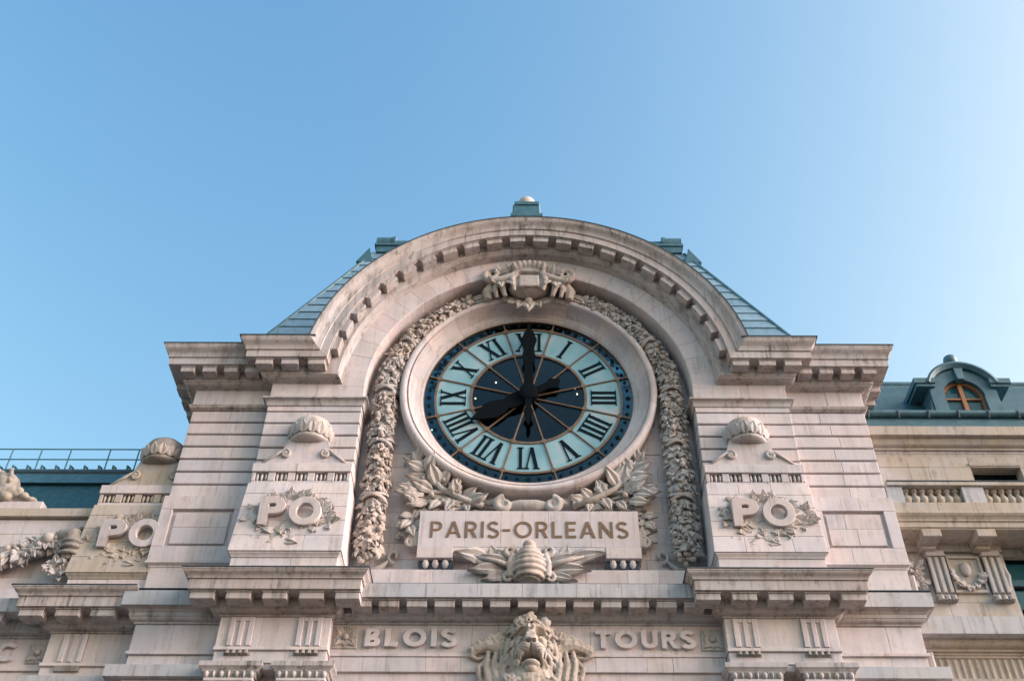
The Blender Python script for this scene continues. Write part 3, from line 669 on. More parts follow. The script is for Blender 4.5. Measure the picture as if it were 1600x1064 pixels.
# --- PO pedestals in front of the pilasters (also used on the left wing)
def pedestal(root, cx, q, z0, mat='stone', cm='carved', dome='carved', label=None, wreath=1.0):
    """cx centre, q front of the foot, z0 foot of the battered block"""
    q1 = q - .25; hw = 1.355
    p = MB().hex8((cx - hw + .03, cx + hw - .03, z0, q - .03), (cx - hw + .05, cx + hw - .05, z0 + 2.13, q1 - .03), q - 1.3, .01).obj('pedestal', mat, root)
    if label: p['label'] = label
    zs = [0, .47, .93, 1.36, 1.78, 2.13]
    for i in range(5):
        n = 3; cuts = [-1, rng.uniform(-.5, -.2), rng.uniform(.2, .5), 1]
        qa, qb = q - .25 * zs[i] / 2.13, q - .25 * zs[i + 1] / 2.13; wa, wb = hw - .03 * zs[i], hw - .03 * zs[i + 1]
        for a, b in zip(cuts, cuts[1:]):
            MB().hex8((cx + a * wa + .003, cx + b * wa - .003, z0 + zs[i] + .002, qa), (cx + a * wb + .003, cx + b * wb - .003, z0 + zs[i + 1] - .002, qb), q - 1.2, .008).obj('stone_block', mat, p)
    zt = z0 + 2.13
    pth = [(cx - 1.25, q - 1.2), (cx - 1.25, q1 - .02), (cx + 1.25, q1 - .02), (cx + 1.25, q - 1.2)]
    pth = pth[::1]
    up = MB().box(cx - 1.24, cx + 1.24, q - 1.2, q1 - .17, zt, zt + .62).obj('upper_block', mat, p)
    course(up, cx - 1.27, cx + 1.27, q - 1.2, q1 + .0, zt + .36, zt + .62, 1.3)
    course(up, cx - 1.25, cx + 1.25, q - 1.2, q1 - .05, zt, zt + .10, 1.3)
    MB().box(cx - 1.2, cx + 1.2, q - 1.1, q1 - .15, zt + .1, zt + .36).obj('bead_recess', 'soot_shade', up)  # dark stone paints in the shade of the slots behind the beads
    for k in range(6):
        x = cx - 1.25 + 2.5 * k / 5
        MB().cbox(max(cx - 1.25, x - .09), min(cx + 1.25, x + .09), q - 1, q1 - .04, zt + .1, zt + .36, .01).obj('band_block', mat, up)
        if k < 5:
            for j in range(3): MB().ell((x + .25 + .11 * (j - 1), q1 - .10, zt + .23), (.036, .05, .12), 7, 6).obj('bead', mat, up, smooth='all')
    # scrolled top
    zt += .62
    L = [(-1.22, 0), (-1.05, .10), (-.92, .26), (-.74, .40), (-.62, .50), (-.55, .70), (-.50, .84)]
    out_ = [(cx + x, zt + h) for x, h in L] + [(cx - x, zt + h) for x, h in reversed(L)]
    sc = MB().poly(out_, q - 1.1, q1 - .12).obj('scroll_top', mat, p)
    for s in (-1, 1):
        mb = MB().tube(spiral(cx + s * .52, zt + .36, q1 - .10, .13, 1.2, PI / 2, s), [.05] * 27, 7).ell((cx + s * .52, q1 - .12, zt + .36), (.10, .06, .10), 10, 6)
        mb.tube([(cx + s * .6, q1 - .11, zt + .44), (cx + s * .8, q1 - .11, zt + .30), (cx + s * 1.1, q1 - .11, zt + .06)], [.05, .045, .03], 7)
        mb.obj('volute', cm, sc, smooth='all')
    # leafy cup and dome
    zd = zt + .80; qc = q - .62
    mb = MB().lathe([(.40, zd - .04), (.52, zd), (.55, zd + .05), (.52, zd + .10), (.56, zd + .22), (.585, zd + .36), (.56, zd + .52), (.48, zd + .68), (.34, zd + .80), (.16, zd + .87), (.01, zd + .89)], (cx, qc), 28)
    dm = mb.obj('dome', dome, p, smooth='all')
    for k in range(8):
        a = R(10 + 160 * k / 7); n_ = (math.cos(a), math.sin(a), 0)
        inst('leaf', LEAF[1], dm, frame((cx + .55 * n_[0], qc + .55 * n_[1], zd + .10), (n_[0] * .10, n_[1] * .10, 1), n_, .34, .40))
    # letters and wreath
    wr = MB().tube([(cx - .95, q - .16, z0 + .32), (cx - .4, q - .12, z0 + .62), (cx - .1, q - .13, z0 + .95)], [.02, .05, .04], 7).obj('wreath', cm, p, smooth='all')
    wr.data.materials[0] = M[cm]
    leaves = []
    for k in range(110):
        a = rng.uniform(0, 2 * PI); rx, rz = rng.uniform(.45, 1.0), rng.uniform(.45, 1.05)
        x = cx + .02 + 1.08 * rx * math.cos(a); zz = z0 + 1.10 + .58 * rz * math.sin(a)
        leaves.append(leaf_item((x, q - .25 * (zz - z0) / 2.13 - .03, zz), a + rng.uniform(-1.1, 1.1), rng.uniform(.18, .30), out=rng.uniform(.1, .45)))
    for k in range(5):
        t = k / 4; leaves.append(leaf_item((cx - .9 + .5 * t, q - .13, z0 + .34 + .25 * t), R(190 + 30 * (k % 2)), .26, out=.3))
    leaf_at(wr, (cx - .15, q - .08, z0 + .32), R(-15), .42, out=.12, wd=.3); leaf_at(wr, (cx - .2, q - .08, z0 + .32), R(195), .3, out=.12, wd=.25)
    join_meshes(leaves, 'wreath_foliage', cm, wr)
    for ch, x0, x1 in (('P', cx - .78, cx - .16), ('O', cx - .05, cx + .72)):
        me, adv = letter_mesh(ch, .74, .22, .16, .008, 'stone')
        inst('letter', me, p, Matrix.Translation((x0, -(q - .25 * .36 + .03), z0 + .73)) @ Matrix.Rotation(R(6.7), 4, 'X') @ UP @ Matrix.Diagonal(((x1 - x0) / adv, 1, 1, 1)))
    # mouldings of the foot
    pth = [(cx - hw + .06, q - 1.0), (cx - hw + .06, q - .06), (cx + hw - .06, q - .06), (cx + hw - .06, q - 1.0)]
    moulding(p, pth, [(-.06, z0 - .12), (-.03, z0 - .12), (-.02, z0 - .08), (.03, z0 - .03), (.03, z0 - .004)], 1, 1.3, mat, 'plinth_moulding')
    course(p, cx - hw + .09, cx + hw - .09, q - 1.0, q - .11, z0 - .62, z0 - .12, 1.35)
    return p
for sg in (-1, 1): pedestal(pav, sg * 5.76, 1.45, 15.32)

# --- lower entablature: frieze, modillions, cornice
FQ = .59; RQ = .94; ZF = 13.86
ent = MB().box(-7.0, 7.0, -1, FQ - .06, 12.0, 14.5).box(-7.0, -4.58, 0, RQ - .06, 12.6, 14.6).box(4.58, 7.0, 0, RQ - .06, 12.6, 14.6).obj('lower_entablature', 'stone', pav)
LOW = [(0, ZF), (.03, ZF + .005), (.03, ZF + .04)] + curve_prof((.06, ZF + .05), (.22, ZF + .13), 4, 'ovolo') + [(.26, ZF + .14), (.26, ZF + .335), (.70, ZF + .34)]
LOWR = LOW + [(.70, 14.445), (.74, 14.455), (.74, 14.48)] + curve_prof((.745, 14.485), (.85, 14.62), 5, 'cyma') + [(.865, 14.625), (.865, 14.66)]
LOWC = LOW + [(.70, 14.55), (.66, 14.56)]
for sg in (1, -1):
    moulding(ent, [(4.52, FQ - .1), (4.52, RQ), (7.07, RQ), (7.07, .3)], LOWR, sg, 1.2)
    for x in (3.62, 4.24) : pass
    for x in (4.05, 4.88, 5.71, 6.54, 7.37): modillion(ent, sg * (x + .06), RQ + .25, ZF + .337, .56, .36, .20)
    mb = MB().box(3.63, 7.95, 0, RQ + .885, 14.662, 14.685).mirror(sg).obj('lead_flashing', 'lead', ent)
    # frieze of the projecting part: triglyph pairs, plain stones, guttae
    course(ent, 4.52, 7.07, .3, RQ, 13.12, ZF, .85, sg)
    course(ent, 4.50, 7.09, .3, RQ + .05, 13.03, 13.115, 1.3, sg); course(ent, 4.53, 7.06, .3, RQ - .01, 12.74, 13.03, 1.0, sg)
    for x in (4.98, 6.54):
        tg = MB()
        xs = [-.29, -.17, -.17, -.11, -.05, -.05, .05, .05, .11, .17, .17, .29]
        for a, b in ((-.28, -.155), (-.055, .055), (.155, .28)): tg.cbox(sg * x + a, sg * x + b, RQ, RQ + .055, 13.13, ZF - .02, .012)
        for c in (-.105, .105): tg.cbox(sg * x + c - .05, sg * x + c + .05, RQ, RQ + .05, ZF - .12, ZF - .021, .01)
        t = tg.box(sg * x - .28, sg * x + .28, RQ - .02, RQ + .015, 13.13, ZF - .02).obj('triglyph', 'stone', ent)
        for k in range(4): MB().lathe([(.035, 13.03), (.06, 12.93)], (sg * x - .21 + .14 * k, RQ + .05), 7).obj('gutta', 'soot_shade', t)
        MB().box(sg * x - .29, sg * x + .29, RQ - .02, RQ + .015, 12.91, 13.03).obj('gutta_block', 'soot_shade', t)  # flat block behind the guttae, darker than the architrave
moulding(ent, [(-4.52, FQ), (4.52, FQ)], LOWC, 1, 1.12, mat='fascia')
MB().box(-3.75, 3.75, -.5, FQ + .67, 14.562, 14.58).obj('lead_flashing', 'lead', ent)
for k in range(13):
    x = (k - 6) * .64
    if abs(x) < 3.95: modillion(ent, x, FQ + .25, ZF + .338, .46, .35, .195)
fr = MB().box(-4.5, 4.5, -.5, FQ - .03, 13.1, ZF).obj('frieze', 'stone', ent)
course(fr, -4.52, 4.52, .2, FQ, 13.14, ZF, 1.0)
course(ent, -4.52, 4.52, .2, FQ + .04, 13.06, 13.135, 1.3); course(ent, -4.52, 4.52, .2, FQ + .01, 12.70, 13.06, 1.05)
course(ent, -4.52, 4.52, .2, FQ - .06, 12.62, 12.70, 1.3); 
x = -4.5
while x < 4.5: MB().hex8((x * .97 + .004, (x + .5) * .97 - .004, 11.9, FQ - .12), (x + .004, x + .496, 12.62, FQ - .12), .1, .008).obj('voussoir', 'stone', ent); x += .5
write(fr, 'BLOIS', -3.74, -1.66, FQ + .002, 13.29, .44, .21, .085, 'stone', .24)
write(fr, 'TOURS', 1.56, 3.84, FQ + .002, 13.26, .44, .21, .085, 'stone', .2)
def rosette(parent, x, q, z, s, mat='carved'):
    r = MB().cbox(x - s, x + s, q - .05, q + .035, z - s, z + s, .02).obj('rosette', mat, parent)
    MB().ell((x, q + .06, z), (s * .28, .07, s * .28), 10, 6).obj('boss', mat, r, smooth='all')
    for k in range(8): leaf_at(r, (x + s * .2 * math.cos(k * PI / 4), q + .03, z + s * .2 * math.sin(k * PI / 4)), k * PI / 4, s * (.62 if k % 2 == 0 else .9), out=.1, wd=s * .7)
rosette(fr, -4.2, FQ, 13.53, .28); rosette(fr, 4.26, FQ, 13.49, .27)
# --- capitals of the coupled columns (their shafts stand below the picture)
for cx in (-6.6, -5.0, 5.08, 6.66):
    c = MB().box(cx - .5, cx + .5, .1, .95, 12.0, 12.45).obj('capital', 'stone', pav)
    moulding(c, [(cx - .6, .3), (cx - .6, .98), (cx + .6, .98), (cx + .6, .3)], [(0, 12.50), (.02, 12.51), (.03, 12.55), (.09, 12.60), (.10, 12.61), (.10, 12.72)], 1, 2, name='abacus')
    MB().box(cx - .58, cx + .58, .2, 1.0, 12.36, 12.5).obj('echinus', 'soot_shade', c)  # dark colour paints the shade between the eggs and darts
    for k in range(7):
        x = cx - .5 + k / 6
        MB().ell((x, 1.0, 12.43), (.06 if k % 2 == 0 else .03, .08, .085), 8, 6).obj('egg' if k % 2 == 0 else 'dart', 'carved', c, smooth='all')
    MB().cbox(cx - .55, cx + .55, .2, 1.03, 12.27, 12.355, .02).obj('necking', 'stone', c)
    for s in (-1, 1): MB().tube(spiral(cx + s * .42, 12.02, 1.0, .22, 1.5, PI / 2, s), .05, 7).obj('volute', 'carved', c, smooth='all')
    MB().lathe([(.46, 12.27), (.45, 12.0), (.52, 4), (.54, 1.0), (.66, .9), (.7, .6), (.7, 0)], (cx, .45), 24).obj('shaft', 'stone', c, smooth=True)
# --- outer piers below the attic
for sg in (1, -1):
    lp = MB().box(7.0, 9.1, -5, .48, 0, 14.5).mirror(sg).obj('lower_pier', 'stone', pav)
    pth = [(7.1, .57), (9.14, .57), (9.14, -5)]
    moulding(lp, pth, [(0, 13.86), (.04, 13.87), (.04, 13.91)] + curve_prof((.06, 13.92), (.14, 14.0), 3, 'ovolo') + [(.16, 14.01), (.16, 14.10)] + curve_prof((.18, 14.11), (.28, 14.18), 3, 'cavetto') + [(.30, 14.185), (.32, 14.19)], sg, 1.3)
    moulding(lp, pth, [(.2, 14.192), (.34, 14.195), (.34, 14.57), (.30, 14.60)], sg, 1.2, 'fascia', back=-.1)
    MB().box(7.9, 9.5, -5, .93, 14.602, 14.62).mirror(sg).obj('lead_flashing', 'lead', lp)
    course(lp, 7.07, 9.14, -5, .57, 13.19, 13.86, 1.0, sg); course(lp, 7.07, 9.18, -5, .63, 13.10, 13.185, 1.2, sg)
    course(lp, 7.07, 9.12, -5, .56, 12.80, 13.10, 1.0, sg); course(lp, 7.1, 9.5, -5, .76, 12.5, 12.79, 1.2, sg, 'fascia'); course(lp, 7.1, 9.12, -5, .6, 11.8, 12.5, 1.2, sg)

# --- lion's head on the frieze
LX = .07
def lion_face(x, z):
    G = lambda *t: math.exp(-sum(v * v for v in t))
    B = lambda *t: math.sqrt(max(0, 1 - sum(v * v for v in t)))
    sm = lambda a, b, v: (lambda t: t * t * (3 - 2 * t))(max(0, min(1, (v - a) / (b - a))))
    u = abs(x)
    q = .82 + .40 * B(x / .66, (z - 13.0) / .95)
    q += .10 * G(x / .28, (z - 13.52) / .12) - .05 * G(x / .035, (z - 13.52) / .12)
    zb = 13.34 + .10 * math.sin(min(u, .5) * 5.2) - .9 * max(0, u - .26) ** 2 * 3
    q += .15 * G((z - zb) / .05) * sm(.02, .10, u) * (1 - sm(.42, .55, u))
    q -= .15 * G((u - .25) / .10, (z - 13.225) / .07)
    q += .16 * G((u - .25) / .07, (z - 13.20) / .04) ** .8 - .16 * G((u - .245) / .026, (z - 13.185) / .022) - .09 * G((z - 13.245) / .014, (u - .25) / .1) + .07 * G((u - .26) / .13, (z - 13.095) / .03)
    q += .10 * G((u - .42) / .13, (z - 12.98) / .14) - .06 * G((u - .30 - .4 * (13.0 - z)) / .03, (z - 12.98) / .10)
    wn = .10 + .07 * sm(13.3, 12.95, z) + .02
    h = (.10 + .26 * sm(13.48, 12.95, z)) * sm(12.84, 12.90, z) * (1 - sm(13.40, 13.56, z))
    bridge = h * (1 - sm(wn - .035, wn + .05, u))
    mz = .33 * B((u - .19) / .26, (z - 12.765) / .145) ** .8
    mz = max(mz, .24 * B((u - .35) / .17, (z - 12.66) / .18) ** .8, .30 * B(x / .3, (z - 12.80) / .10) ** .7)
    q += max(bridge, mz) + .12 * min(bridge, mz)
    q += .05 * G(x / .17, (z - 12.915) / .05) - .13 * G((u - .085) / .035, (z - 12.868) / .022)
    q -= .07 * G(x / .022) * sm(12.58, 12.64, z) * (1 - sm(12.82, 12.86, z))
    if 12.6 < z < 12.9: q -= .014 * G((u - .24) / .12) * math.sin((z - .25 * u) * 105)
    lip = 12.64 - .12 * (u / .34) ** 2
    low = max(.24 * B(x / .30, (z - 12.36) / .10) ** .7, .20 * B(x / .24, (z - 12.20) / .16) ** .7); q += low
    q -= .52 * sm(lip + .015, lip - .02, z) * sm(12.43, 12.46, z) * (1 - sm(.25, .33, u))
    q -= .10 * G((u - .42 + .25 * (12.62 - z)) / .03) * sm(12.34, 12.44, z) * (1 - sm(12.62, 12.72, z))
    q += .14 * G((u - .15) / .022, (z - 12.475) / .03)
    return q
nx, nz = 110, 150; vs = []; fs = []
for j in range(nz + 1):
    for i in range(nx + 1):
        x = -.62 + 1.24 * i / nx; z_ = 11.98 + 1.78 * j / nz
        q_ = lion_face(x, z_); e = (x / .62) ** 2 + ((z_ - 12.95) / .98) ** 2
        vs.append((LX + x * .86, q_ if e < 1 else max(.6, q_ - 2.2 * (e - 1)), z_))
for j in range(nz):
    for i in range(nx): k = j * (nx + 1) + i; fs.append((k, k + 1, k + nx + 2, k + nx + 1))
shrink = lambda v: (LX + (v[0] - LX) * .84, .6 + (v[1] - .6) * .85, 13.88 - (13.88 - v[2]) * .80)
lion = MB().add([shrink(v) for v in vs], fs).box(LX - .42, LX + .42, .4, .66, 12.4, 13.68).obj('lion_head', 'lion', pav, smooth='all', label="carved lion's head with open mouth and curling mane")
mb = MB().ell((LX, .92, 12.05), (.52, .24, .42), 16, 10)
for layer, (ra, rb, qq, n, l0) in enumerate(((.44, .60, 1.06, 26, .32), (.56, .70, .93, 34, .36), (.70, .80, .78, 34, .34))):
    for k in range(n):
        a = R(-66 + 312 * k / (n - 1)) + rng.uniform(-.05, .05)
        if layer == 2 and 50 < math.degrees(a) < 130: continue
        x, zz = ra * math.cos(a), 13.02 + rb * math.sin(a)
        if zz > 13.72: continue
        dn = -.40 if math.sin(a) < .3 else .0
        cv = rng.choice((-1, 1)) * .16; pts = []
        for i in range(7):
            t = i / 6; pts.append((LX + x + (math.cos(a) * .5 * t - math.sin(a) * cv * math.sin(t * PI * 1.6)) * l0, qq + .10 * math.sin(PI * t) - .12 * t, zz + ((math.sin(a) * .6 + dn * 2 * t) * t + math.cos(a) * cv * math.sin(t * PI * 1.6)) * l0))
        mb.tube(pts, [.04, .06, .065, .06, .05, .04, .02], 7)
for k in range(22):                                         # curls over the forehead
    x = rng.uniform(-.46, .46); h = 13.58 + rng.uniform(0, .3) * math.cos(x * 2.6)
    mb.tube(spiral(LX + x, h, 1.24 - abs(x) * .35 - (h - 13.58) * .35, .10, 1.0, rng.uniform(0, 6), rng.choice((-1, 1)), .07, 14), [.04 - .015 * i / 14 for i in range(15)], 6)
mb.v = [shrink(v) for v in mb.v]; mb.ell((LX, .78, 12.25), (.62, .20, .62), 16, 10)
for s in (1, -1):                                           # scrolling wings of the mane and the hanging volutes
    for k in range(34):
        t = rng.random(); x = .70 + .66 * t; top = 13.50 - .30 * t * t - rng.uniform(0, .26) * (1 - .5 * t)
        mb.tube(spiral(LX + s * x, top, .80 - .1 * t, .085, .8, rng.uniform(0, 6), s, .04, 10), [.035] * 11, 5)
    mb.tube([(LX + s * .7, .70, 13.2), (LX + s * 1.0, .70, 13.28), (LX + s * 1.25, .68, 13.18), (LX + s * 1.36, .66, 13.04), (LX + s * 1.22, .66, 12.98), (LX + s * 1.02, .66, 13.02)], [.14, .15, .11, .07, .05, .03], 8)
    for j in range(3):
        mb.tube([(LX + s * (.96 - .17 * j), .74, 13.1), (LX + s * (1.0 - .17 * j), .80, 12.75), (LX + s * (.94 - .17 * j), .80, 12.4), (LX + s * (.84 - .17 * j), .76, 12.1), (LX + s * (.76 - .17 * j), .74, 11.85)], [.05, .08, .085, .07, .05], 8)
    mb.tube([(LX + s * 1.0, .74, 12.95), (LX + s * 1.18, .76, 12.7), (LX + s * 1.12, .74, 12.42), (LX + s * 1.0, .72, 12.4)], [.04, .07, .06, .03], 8)
    for j in range(46): mb.tube(spiral(LX + s * rng.uniform(.0, .58), 11.9 + rng.uniform(0, .55), .99 - .06 * rng.random(), .085, .9, rng.uniform(0, 6), s, .04, 12), [.035] * 13, 6)
sculpt(mb, .02, 'lion', 'mane', lion, None, 1, .03)

# --- slate roof behind the gable
rf = MB(); X0, X1 = 9.0, 5.35; Z0, Z1 = 22.0, 29.2; q0, q1 = .1, -1.7
BOXF = [(0, 1, 2, 3), (4, 5, 6, 7), (0, 1, 5, 4), (1, 2, 6, 5), (2, 3, 7, 6), (3, 0, 4, 7)]
for sg in (1, -1):
    rf.add([(sg * 3.4, q0, Z0), (sg * X0, q0, Z0), (sg * X0, -9, Z0), (sg * 3.4, -9, Z0), (sg * 3.4, q1, Z1), (sg * X1, q1, Z1), (sg * X1, -7, Z1), (sg * 3.4, -7, Z1)], BOXF)
rf.box(-3.4, 3.4, -7, -2.2, 25, Z1).box(-3.4, 3.4, -9, -4.2, 22, 25)
roof = rf.obj('roof', 'slate', pav)
N = 17
for k in range(N):                                          # courses of zinc and slate, each lapping the one below
    for sg in (1, -1):
        a, b = k / N, (k + 1) / N + .004
        def pt(u, t, lift): return (sg * (X0 + (X1 - X0) * t) * u if u else 0, q0 + (q1 - q0) * t + lift, Z0 + (Z1 - Z0) * t)
        lo, hi = .055, .02
        xs0, xs1 = 1.004, .52
        vs = [pt(xs1, a, lo), pt(xs0, a, lo), pt(xs0, b, hi), pt(xs1, b, hi), pt(xs1, a, -.02), pt(xs0, a, -.02), pt(xs0, b, -.02), pt(xs1, b, -.02)]
        MB().add(vs, [(0, 1, 2, 3), (4, 5, 6, 7), (0, 1, 5, 4), (1, 2, 6, 5), (2, 3, 7, 6), (3, 0, 4, 7)]).obj('slate_course', 'slate', roof)
for sg in (1, -1):
    MB().tube([(sg * 9.02, .12, 22.0), (sg * 5.37, -1.68, 29.2)], .06, 6).obj('hip_roll', 'zinc', roof)
    mb = MB().tube([(sg * 5.35, -2.0, 29.95), (sg * 4.75, -2.0, 29.95)], .30, 12).tube([(sg * 4.72, -2.0, 29.9), (sg * 4.1, -2.0, 29.9)], .22, 12)
    mb.tube([(sg * 4.78, -2, 29.95), (sg * 4.68, -2, 29.95)], .34, 12)
    mb.box(*sorted((sg * 5.30, sg * 3.6)), -2.35, -1.6, 29.2, 29.66).box(*sorted((sg * 5.36, sg * 3.5)), -2.4, -1.55, 29.50, 29.60)
    mb.obj('ridge_roll', 'zinc', roof, smooth=True)
    MB().add([(sg * 5.9, -1.5, 28.6), (sg * 5.35, -1.5, 28.6), (sg * 5.5, -1.5, 29.3), (sg * 5.9, -2.0, 28.6), (sg * 5.35, -2.0, 28.6), (sg * 5.5, -2.0, 29.3)], [(0, 1, 2), (3, 4, 5), (0, 1, 4, 3), (1, 2, 5, 4), (2, 0, 3, 5)]).obj('hip_cap', 'zinc', roof)
mb = MB().hex8((-.68, .50, 29.2, -1.4), (-.58, .40, 31.66, -1.5), -2.4, .04).box(-.53, .35, -2.4, -1.46, 31.6, 31.76).box(-.66, .48, -2.45, -1.40, 30.9, 31.04)
fin = mb.obj('finial', 'zinc', roof)
MB().lathe([(.24, 31.76), (.25, 31.82), (.31, 31.98), (.33, 32.14), (.29, 32.3), (.18, 32.42), (.01, 32.46)], (-.09, -1.95), 18).obj('finial_ball', 'carved', fin, smooth='all')

# ================================================================== THE CLOCK
clk = thing('clock', 'large round station clock with roman numerals, hands at eight, set in the gable', 'clock', (0, 0, CZ))
room = MB().box(-3.3, 3.3, -3.9, -3.8, CZ - 3.3, CZ + 3.2).obj('back_panel', 'dark_room', clk)
MB().arc([(3.06, -3.8), (3.1, -3.8), (3.1, -.1), (3.06, -.1)], CZ, 0, 2 * PI, 48).obj('casing', 'dark_room', clk)
def sector(r0, r1, a0, a1, q, n=8):
    mb = MB(); vs = []
    for i in range(n + 1):
        a = a0 + (a1 - a0) * i / n
        for r in (r0, r1): vs += [(r * math.cos(a), q, CZ + r * math.sin(a)), (r * math.cos(a), q - .02, CZ + r * math.sin(a))]
    fs = []
    for i in range(n):
        k, l = 4 * i, 4 * i + 4
        fs += [(k, k + 2, l + 2, l), (k + 1, k + 3, l + 3, l + 1), (k, k + 1, l + 1, l), (k + 2, k + 3, l + 3, l + 2)]
    fs += [(0, 2, 3, 1), (4 * n, 4 * n + 2, 4 * n + 3, 4 * n + 1)]
    return mb.add(vs, fs)
RW0, RW1, RG = 1.63, 2.64, 3.02
numr = ['XII', 'I', 'II', 'III', 'IIII', 'V', 'VI', 'VII', 'VIII', 'IX', 'X', 'XI']
def numeral(txt):
    H_ = .72; wI, wT, sf = .085, .035, .028; adv = {'I': .185, 'V': .42, 'X': .44}
    tot = sum(adv[c] for c in txt); k = min(1, .93 / tot); x = -tot / 2; mb = MB(); lv = 0
    def bar(xa, za, xb, zb, w_, lv_): mb.poly([((xa - w_ / 2) * k, za), ((xa + w_ / 2) * k, za), ((xb + w_ / 2) * k, zb), ((xb - w_ / 2) * k, zb)], 0, .02 + lv_ * .003)
    def serif(xc, z0, w_, lv_): mb.poly([((xc - w_ / 2) * k, z0), ((xc + w_ / 2) * k, z0), ((xc + w_ / 2) * k, z0 + sf), ((xc - w_ / 2) * k, z0 + sf)], 0, .02 + lv_ * .003)
    for c in txt:
        xm = x + adv[c] / 2
        if c == 'I': bar(xm, 0, xm, H_, wI, 0); serif(xm, 0, .175, 1); serif(xm, H_ - sf, .175, 1)
        if c == 'V': bar(xm, 0, xm - .13, H_, .10, 0); bar(xm + .01, 0, xm + .14, H_, wT, 2); serif(xm - .13, H_ - sf, .18, 1); serif(xm + .14, H_ - sf, .14, 3)
        if c == 'X': bar(xm + .13, 0, xm - .13, H_, .10, 0); bar(xm - .13, 0, xm + .13, H_, wT, 2); serif(xm - .13, H_ - sf, .17, 1); serif(xm + .13, H_ - sf, .14, 3); serif(xm - .13, 0, .14, 4); serif(xm + .13, 0, .17, 1)
        x += adv[c]
    return mb
mull = MB().arc([(RW0 - .035, .0), (RW0 + .035, .0), (RW0 + .035, .05), (RW0 - .035, .05)], CZ, 0, 2 * PI, 72)
for r in (RW1, 2.985): mull.arc([(r - .03, .0), (r + .03, .0), (r + .03, .052), (r - .03, .052)], CZ, 0, 2 * PI, 96)
frame_o = mull.obj('dial_frame', 'bronze', clk)
for h in range(12):
    a = PI / 2 - h * PI / 6; a0, a1 = a - PI / 12, a + PI / 12
    sector(.2, RW0, a0 + .004, a1 - .004, .012).obj('inner_pane', 'dark_glass', clk)
    sector(RW0, RW1, a0 + .004, a1 - .004, .018).obj('white_pane', 'opal', clk)
    sector(RW1, RG, a0 + .004, a1 - .004, .012).obj('outer_pane', 'ring_glass', clk)
    nm = numeral(numr[h]); me = nm.mesh('numeral'); me.materials.append(M['numeral'])
    inst('numeral', me, clk, Matrix.Translation((0, -.020, CZ)) @ Matrix.Rotation(PI / 2 - a, 4, 'Y') @ Matrix.Translation((0, 0, 1.775)))
    c, s_ = math.cos(a0), math.sin(a0)
    MB().tube([(.25 * c, .035, CZ + .25 * s_), (2.98 * c, .035, CZ + 2.98 * s_)], .026, 6).obj('mullion', 'bronze', frame_o)
    for r in (RW0, RW1):
        MB().poly([(r * c + .085 * math.cos(a0 + t * PI / 2 + PI / 4), CZ + r * s_ + .085 * math.sin(a0 + t * PI / 2 + PI / 4)) for t in range(4)], .0, .065).obj('boss', 'bronze', frame_o)
    for m_ in range(5):
        b = a0 + (m_ + .5) * PI / 30; r = 2.83; t = .055 if m_ != 2 else .075
        MB().poly([(r * math.cos(b) + t * math.cos(b + k * PI / 2), CZ + r * math.sin(b) + t * math.sin(b + k * PI / 2)) for k in range(4)], .013, .03).obj('minute_mark', 'numeral', clk)
def hand(outline, ang, q, th, name):
    mb = MB().poly(outline, 0, th); me = mb.mesh(name); me.materials.append(M['hand'])
    return inst(name, me, clk, Matrix.Translation((0, -q, CZ)) @ Matrix.Rotation(ang, 4, 'Y'))
mh = [(-.06, -1.05), (0, -1.2), (.06, -1.05), (.05, -.85), (.14, -.72), (.07, -.55), (.10, -.2), (.16, .0), (.13, .5), (.12, 1.15), (.20, 1.35), (.14, 1.6), (.17, 1.75), (.23, 2.0), (.14, 2.3), (.05, 2.45), (.03, 2.72)]
hand(mh + [(-x, y) for x, y in reversed(mh[2:])], R(.3), .26, .05, 'minute_hand')
hh = [(-.10, -.95), (0, -1.05), (.10, -.95), (.20, -.8), (.10, -.6), (.12, -.25), (.22, .05), (.24, .55), (.17, .75), (.26, .95), (.30, 1.2), (.18, 1.5), (.06, 1.72), (.02, 1.85)]
hand(hh + [(-x, y) for x, y in reversed(hh[2:])], R(240), .15, .06, 'hour_hand')
MB().arc([(.01, .0), (.26, .0), (.26, .33), (.18, .36), (.01, .37)], CZ, 0, 2 * PI, 24).obj('hub', 'hand', clk)
for x, z_ in ((-.93, 21.95), (-1.5, 21.35), (1.38, 21.52), (-2.66, 20.2)):
    MB().ell((x * 1.01, -.12, z_), (.024, .024, .024), 8, 6).obj('lamp', 'bulb', clk)

# ================================================================== LEFT WING
lw = thing('left_wing', 'left wing of the station with PO pedestal, swag of fruit and modillion cornice', 'building', (-13, 0, 0))
XL = -22; c0 = MB().box(XL, -9.16, -7, -.32, 0, 14.3).box(XL, -9.16, -7, -.06, 14.3, 17.2)
lcore = c0.obj('wall_core', 'stone', lw)
z = 15.35
for h in (.45, .45, .45, .42): course(lcore, -15.5, -9.2, -1, -.02, z, z + h, 1.25); z += h
pa = MB().box(XL, -9.2, -1.5, .02, 17.18, 17.42).obj('parapet', 'old', lw)
course(pa, -15.5, -9.2, -1.4, .10, 17.17, 17.42, 1.2, mat='old')
course(lcore, -15.5, -9.2, -1, .12, 15.0, 15.34, 1.2)
course(lcore, -15.5, -9.2, -1, .22, 14.55, 15.0, 1.2)
lent = MB().box(XL, -9.16, -2, -.2, 12.0, 14.5).box(-11.15, -9.16, -2, .05, 12.0, 14.6).obj('entablature', 'stone', lw)
FL = -.14; RL = .12
moulding(lent, [(-XL, .12), (-9.2, .12)][::-1] if False else [(-11.25, FL - .1), (-11.25, RL), (-9.16, RL)], LOWR, 1, 1.2)
moulding(lent, [(-15.5, FL), (-11.25, FL)], LOWC, 1, 1.2, 'fascia')
MB().box(-12.15, -9.2, -1, RL + .885, 14.662, 14.685).obj('lead_flashing', 'lead', lent)
